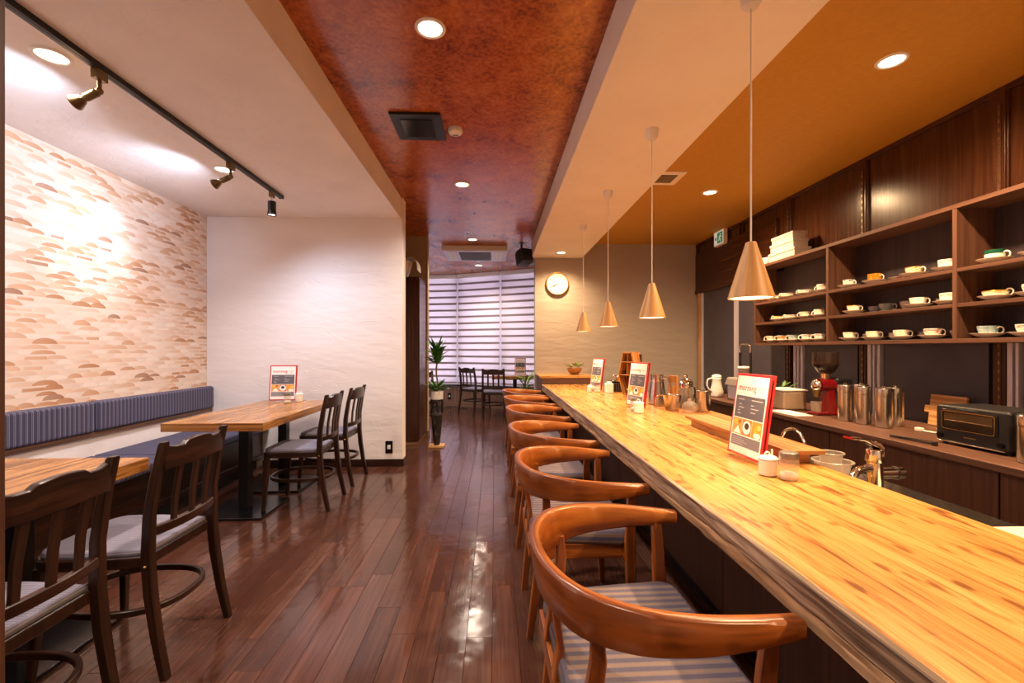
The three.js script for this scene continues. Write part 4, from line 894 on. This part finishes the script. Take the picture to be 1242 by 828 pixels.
// ------------------------------------------------------------------ wall shelf
const SX = 2.69, TIERS = [1.24, 1.445, 1.65, 2.0], SD = [1.3, 2.556, 3.574, 4.6];
{
  const s = thing('wall_shelf', 'long open walnut wall shelf with three bays of cups', 'shelf', [0, 0, 0]);
  const names = ['bottom_board', 'shelf_board', 'shelf_board', 'top_board'];
  TIERS.forEach((y, i) => { const th = .026; if (i === 0 || i === 3) mesh(names[i], box(SX, XR - .03, y - (i ? 0 : th), y + (i ? th : 0), SD[0], SD[3], .002, 'z', i), M.walnut, s); else for (let k = 0; k < 3; k++) mesh('shelf_board', box(SX + .002, XR - .03, y - .022, y, SD[k] + .013, SD[k + 1] - .013, .002, 'z', i + k), M.walnut, s); });
  for (let k = 0; k < 3; k++) mesh('back_panel', box(XR - .03, XR - .022, TIERS[0], TIERS[3], SD[k], SD[k + 1], 0, 'y', k), M.shelfBack, s);
  SD.forEach((d, i) => mesh(i % 3 ? 'divider' : 'end_panel', box(SX + .001, XR - .03, TIERS[0], TIERS[3], d - .013, d + .013, .002, 'y', i * .3), M.walnut, s));
}
// porcelain
const cupProfiles = {
  plain: [[0, .002], [.018, .002], [.02, .006], [.03, .014], [.038, .034], [.041, .054], [.039, .054], [.036, .034], [.028, .016], [0, .01]],
  straight: [[0, .002], [.026, .002], [.028, .006], [.036, .012], [.038, .06], [.036, .06], [.034, .014], [0, .008]],
  low: [[0, .002], [.02, .002], [.022, .005], [.04, .014], [.047, .03], [.05, .042], [.048, .042], [.044, .03], [.036, .016], [0, .009]],
};
const cupGeo = {}; for (const k in cupProfiles) cupGeo[k] = lathe(cupProfiles[k], 28);
const bandGeo = {}; for (const k in cupProfiles) { const p = cupProfiles[k].slice(4, 6).concat([]), a = cupProfiles[k]; const o = a.slice(3, 6).map(([r, y]) => [r + .0006, y]); bandGeo[k] = { band: lathe([[o[0][0] + (o[1][0] - o[0][0]) * .6, o[0][1] + (o[1][1] - o[0][1]) * .6], o[1], [o[1][0] + (o[2][0] - o[1][0]) * .75, o[1][1] + (o[2][1] - o[1][1]) * .75]], 28), rim: lathe([[o[2][0] - .0006, o[2][1] - .004], [o[2][0] + .0003, o[2][1] - .002], [o[2][0] - .0006, o[2][1] + .0006], [o[2][0] - .0026, o[2][1]]], 28) }; }
const handleGeo = new THREE.TorusGeometry(.0155, .0032, 8, 20, Math.PI * 1.5).rotateZ(-Math.PI * .75).scale(1, 1.05, 1);
const saucerGeo = lathe([[0, .001], [.026, .001], [.028, .003], [.045, .01], [.0745, .0265], [.076, .0275], [.074, .028], [.046, .013], [.025, .0075], [0, .007]], 36);
const flecks = (bg, cols, s) => std({ map: data(128, 64, (u, v) => { const t = noise(u * 22, v * 9, 22, 9, s); return t > .6 ? hex(cols[(noise(u * 7, v * 3, 7, 3, s + 1) * cols.length) | 0]) : hex(bg); }, true, 1, 1), roughness: .25 });
const DEC = {
  blue: ['blue sprigs', flecks(0xefe7da, [0x5866a0, 0x7d8cc0], 101)], pink: ['pink roses', flecks(0xefe3da, [0xc8808a, 0xd9a0a0], 102)], orange: ['bright orange pattern', flecks(0xe8a060, [0xd06a30, 0xc85a2a, 0xf0d0a8], 103)],
  teal: ['pale blue glaze', flecks(0x9db4bc, [0x87a2ae, 0xb8c8cc], 104)], gold: ['golden yellow leaf pattern', flecks(0xefe6d4, [0xd09a38, 0xe0b050], 105)], amber: ['all-over amber glaze', flecks(0xb87818, [0x8a4c10, 0xd89a28], 106)],
  green: ['dark green band and gilt rim', std({ color: 0x14503c, roughness: .25 })], plain: ['plain white glaze', M.porcelain], sprig: ['faint flower sprigs', flecks(0xefe7da, [0xb8a090, 0x9aa88a], 107)], violet: ['lilac grey glaze', flecks(0xb9b2bc, [0x9c94a8, 0xc8c0c8], 108)],
};
const gilt = std({ color: 0xd0a040, roughness: .3, metalness: .8 });
const bayName = ['toaster bay', 'middle bay', 'doorway bay'];
const tierName = ['bottom', 'middle', 'top'];
function cupRow(bay, tier, list) {       // list from the doorway end: [d, kind, decoration, options]
  list.forEach(([d, kind, dec, o = {}], i) => {
    const x = o.x ?? 2.765, y = TIERS[tier] + .0005, where = `${ordinal[i]} from the doorway, ${tierName[tier]} tier, ${bayName[bay]}`;
    if (!o.nosaucer) { const s = thing('saucer', 'white saucer ' + where, 'saucer', [x, y, d], 0, 'saucers on the wall shelf'); mesh('plate', saucerGeo, o.sm ?? M.porcelain, s); if (o.gilt) mesh('gilt_edge', new THREE.TorusGeometry(.0745, .001, 6, 40).rotateX(Math.PI / 2).translate(0, .0278, 0), gilt, s); }
    const c = thing('tea_cup', `cup with ${DEC[dec][0]}, ${where}`, 'cup', [x, y + (o.nosaucer ? 0 : .0075), d], o.turn ?? (-Math.PI / 2 + Math.PI) + rr(-.35, .1), 'cups on the wall shelf');
    mesh('bowl', cupGeo[kind], dec === 'amber' || dec === 'teal' || dec === 'violet' ? DEC[dec][1] : M.porcelain, c);
    if (!['plain', 'amber', 'violet'].includes(dec)) mesh('decoration', bandGeo[kind].band, DEC[dec][1], c);
    if (o.gilt || dec === 'green' || dec === 'gold') mesh('gilt_rim', bandGeo[kind].rim, gilt, c);
    mesh('handle', handleGeo, M.porcelain, c).position.set(kind === 'low' ? .055 : kind === 'straight' ? .047 : .05, .032, 0);
    c.scale.setScalar(1.12 * (o.k ?? 1));
  });
}
cupRow(2, 0, [[4.44, 'plain', 'sprig'], [4.27, 'plain', 'orange'], [4.1, 'plain', 'teal'], [3.92, 'plain', 'blue'], [3.76, 'plain', 'blue']].map((a) => [...a, { turn: Math.PI / 2 * 1 + .5, x: 2.77 }]));
cupRow(2, 1, [[4.33, 'low', 'gold'], [4.15, 'low', 'pink'], [3.95, 'plain', 'sprig'], [3.77, 'straight', 'sprig']].map((a) => [...a, { turn: 1.9, x: 2.77, k: .95 }]));
cupRow(2, 2, [[4.4, 'low', 'plain'], [4.2, 'low', 'sprig'], [3.95, 'low', 'blue'], [3.73, 'straight', 'blue']].map((a) => [...a, { turn: 1.9, x: 2.77 }]));
const hr = { turn: Math.PI / 2 * 3 + .1, x: 2.765 };    // handle towards smaller distance
cupRow(1, 0, [[3.43, 'plain', 'plain', hr], [3.27, 'plain', 'sprig', hr], [3.08, 'plain', 'sprig', hr], [2.87, 'plain', 'pink', hr], [2.69, 'plain', 'gold', hr]].slice(0, 5).map((a, i) => [[3.43, 3.21, 2.98, 2.76, 2.6][i], a[1], a[2], a[3]]).slice(0, 4));
cupRow(1, 1, [[3.39, 'plain', 'plain', { ...hr, gilt: true }], [3.17, 'plain', 'teal', { ...hr, nosaucer: true, x: 2.83 }], [3.0, 'plain', 'violet', { ...hr, nosaucer: true, x: 2.83 }], [2.86, 'plain', 'plain', hr], [2.66, 'straight', 'sprig', hr]]);
cupRow(1, 2, [[3.44, 'straight', 'blue', { ...hr, k: .9 }], [3.2, 'straight', 'amber', hr], [2.89, 'plain', 'gold', { ...hr, gilt: true }], [2.67, 'straight', 'pink', hr]]);
cupRow(0, 0, [[2.44, 'plain', 'teal', hr], [2.25, 'plain', 'pink', hr], [2.05, 'plain', 'blue', hr]]);
cupRow(0, 1, [[2.4, 'low', 'gold', hr], [2.22, 'plain', 'pink', hr], [2.02, 'plain', 'plain', hr]]);
cupRow(0, 2, [[2.405, 'straight', 'green', { ...hr, gilt: true }], [2.2, 'straight', 'teal', hr], [2.0, 'straight', 'blue', hr]]);
{ // cups standing behind the front row
  const rear = [[3.36, 0, 'sprig'], [3.13, 0, 'plain'], [2.9, 0, 'violet'], [2.69, 0, 'sprig'], [3.31, 1, 'violet'], [2.78, 1, 'plain']];
  rear.forEach(([d, tier, dec], i) => {
    const c = thing('tea_cup', `cup with ${DEC[dec][0]} in rear row, middle bay, ${tierName[tier]} tier, ${ordinal[i % 4]} from doorway`, 'cup', [2.86, TIERS[tier] + .0005, d], hr.turn, 'rear cups on the wall shelf');
    mesh('bowl', cupGeo.plain, dec === 'violet' ? DEC.violet[1] : M.porcelain, c); mesh('handle', handleGeo, M.porcelain, c).position.set(.05, .032, 0);
    if (dec === 'sprig') mesh('decoration', bandGeo.plain.band, DEC.sprig[1], c);
  });
  const st = thing('saucer', 'white saucer tucked behind the gilt cup on the top tier', 'saucer', [2.83, TIERS[2] + .0005, 3.05], 0, 'saucers on the wall shelf'); mesh('plate', saucerGeo, DEC.pink[1], st);
  // boxes on top of the shelf
  let y = TIERS[3] + .0265;
  [[.15, .19, .085, 'largest white lidded box, lowest of the stack on the shelf'], [.14, .17, .08, 'middle white lidded box of the stack on the shelf'], [.125, .155, .07, 'small white lidded box topmost of the stack on the shelf']].forEach(([w, l, h, lab]) => {
    const b = thing('white_box', lab, 'box', [2.79, y, 4.2 + (.19 - l) * .2], 0, 'stacked white boxes on the shelf');
    mesh('box_body', box(-w / 2, w / 2, 0, h - .024, -l, l, .002), M.carton, b);
    mesh('lid', box(-w / 2 - .006, w / 2 + .006, h - .026, h, -l - .006, l + .006, .003), M.carton, b);
    y += h + .0005;
  });
  const p = thing('small_pot', 'small pale pot beside the white boxes on the shelf', 'pot', [2.77, TIERS[3] + .0265, 4.5]);
  mesh('body', lathe([[0, 0], [.04, .001], [.048, .07], [.05, .075], [.045, .074], [.04, .006]], 24), M.porcelain, p); mesh('band', lathe([[.0465, .05], [.0482, .065]], 24), M.alu, p);
}

// ------------------------------------------------------------------ alcove and far corner
{
  const c = thing('tall_cabinet', 'tall dark brown cabinet in the alcove beyond the white wall', 'cabinet', [-1.22, 0, 5.86]);
  mesh('body', box(-.295, .29, .05, 2.04, -.28, .28, .003, 'y'), M.panel, c);
  mesh('top_board', box(-.3, .3, 2.04, 2.06, -.285, .285, .003, 'x'), M.panel, c);
  mesh('plinth', box(-.285, .28, 0, .05, -.27, .27), M.wain, c);
  mesh('door', box(.29, .302, .06, 2.03, -.275, -.002, .003, 'y', .2), M.panel, c); mesh('door', box(.29, .302, .06, 2.03, .002, .275, .003, 'y', .4), M.panel, c);
  // moulded white seat shell on top
  const w = thing('white_shell', 'white moulded shell with a curved lip on top of the tall cabinet', 'container', [-1.16, 2.0605, 5.74]);
  const secs = []; for (let k = 0; k <= 24; k++) { const t = k / 24; let x, y; if (t < .55) { const q = t / .55; x = -.2 + .3 * q; y = .2 + .05 * Math.cos(q * 6.28) - .02 * q; } else { const q = (t - .55) / .45; x = .1 + .11 * Math.sin(q * 1.57); y = .23 - .14 * q * q + .03 * Math.sin(q * 3.14); } const e = .006; secs.push([V(x, y, -.14), V(x, y + e, -.14), V(x, y + e, .14), V(x, y, .14)]); }
  mesh('shell_lip', loft(secs, { crease: 1 }), M.whiteMatte, w);
  mesh('shell_body', loft([[0, -.16, .04], [.08, -.18, .07], [.21, -.2, .11]].map(([y, x0, x1]) => rect(V((x0 + x1) / 2, y, 0), XX, ZZ, (x1 - x0) / 2, .13, .03))), M.whiteMatte, w);
  // plant on its stand
  const s = thing('plant_stand', 'tall tapering dark wicker plant stand in the aisle', 'plant stand', [-.7, 0, 5.52]);
  mesh('foot', box(-.09, .09, 0, .022, -.09, .09, .005), M.pale, s);
  const wick = std({ map: data(128, 256, (u, v) => { const t = noise(u * 24, v * 48, 24, 48, 6); return lerp(hex(0x16110f), hex(0x4a3a30), clamp((t - .45) * 3)); }, true, 1, 1), roughness: .7 });
  mesh('wicker_body', lathe([[0, .022], [.035, .022], [.04, .06], [.07, .38], [.075, .4], [0, .4]], 24), wick, s);
  for (let k = 0; k < 10; k++) { const a = k / 10 * 6.2832; mesh('cage_wire', tube([[Math.cos(a) * .072, .4, Math.sin(a) * .072], [Math.cos(a) * .073, .48, Math.sin(a) * .073], [Math.cos(a) * .076, .565, Math.sin(a) * .076]], .004, 6), M.iron, s); }
  for (const y of [.43, .49, .55]) mesh('cage_ring', new THREE.TorusGeometry(.074, .004, 6, 28).rotateX(Math.PI / 2).translate(0, y, 0), M.iron, s);
  mesh('top_plate', cyl(.078, .078, .008, 28).translate(0, .563, 0), M.iron, s);
  const p = thing('potted_plant', 'leafy green plant in a white pot on the tall stand', 'potted plant', [-.7, .5715, 5.52]);
  mesh('pot', lathe([[0, 0], [.072, .001], [.075, .005], [.078, .1], [.074, .1], [.07, .085], [0, .08]], 28), M.plastic, p);
  mesh('stem', tube([[.0, .08, 0], [.008, .2, .0], [-.006, .32, 0], [0, .44, 0]], .01, 16), M.wain, p);
  leaves(p, 30, .1, [.1, .17], [0, .18], .042, M.leaf, .03, [.15, 1.1], .25);
  leaves(p, 46, .42, [.1, .2], [0, .5], .045, M.leaf, .015, [.35, 1.45], .12);
  const f = thing('floor_plant', 'arching green palm in a pot at the corner of the clock wall', 'potted plant', [.5, 0, 7.25]);
  mesh('pot', lathe([[0, 0], [.1, .001], [.13, .26], [.135, .27], [.12, .265], [0, .24]], 28), M.plastic, f);
  for (let k = 0; k < 6; k++) { const a = k * 1.05; mesh('stem', tube([[0, .24, 0], [Math.cos(a) * .03, .42, Math.sin(a) * .03], [Math.cos(a) * .07, .6, Math.sin(a) * .07]], .006, 10), M.leafPale, f); }
  leaves(f, 40, .42, [.14, .26], [0, .75], .04, M.leafPale, .05, [.2, 1.3], .3);
}
renderer.render(scene, camera);
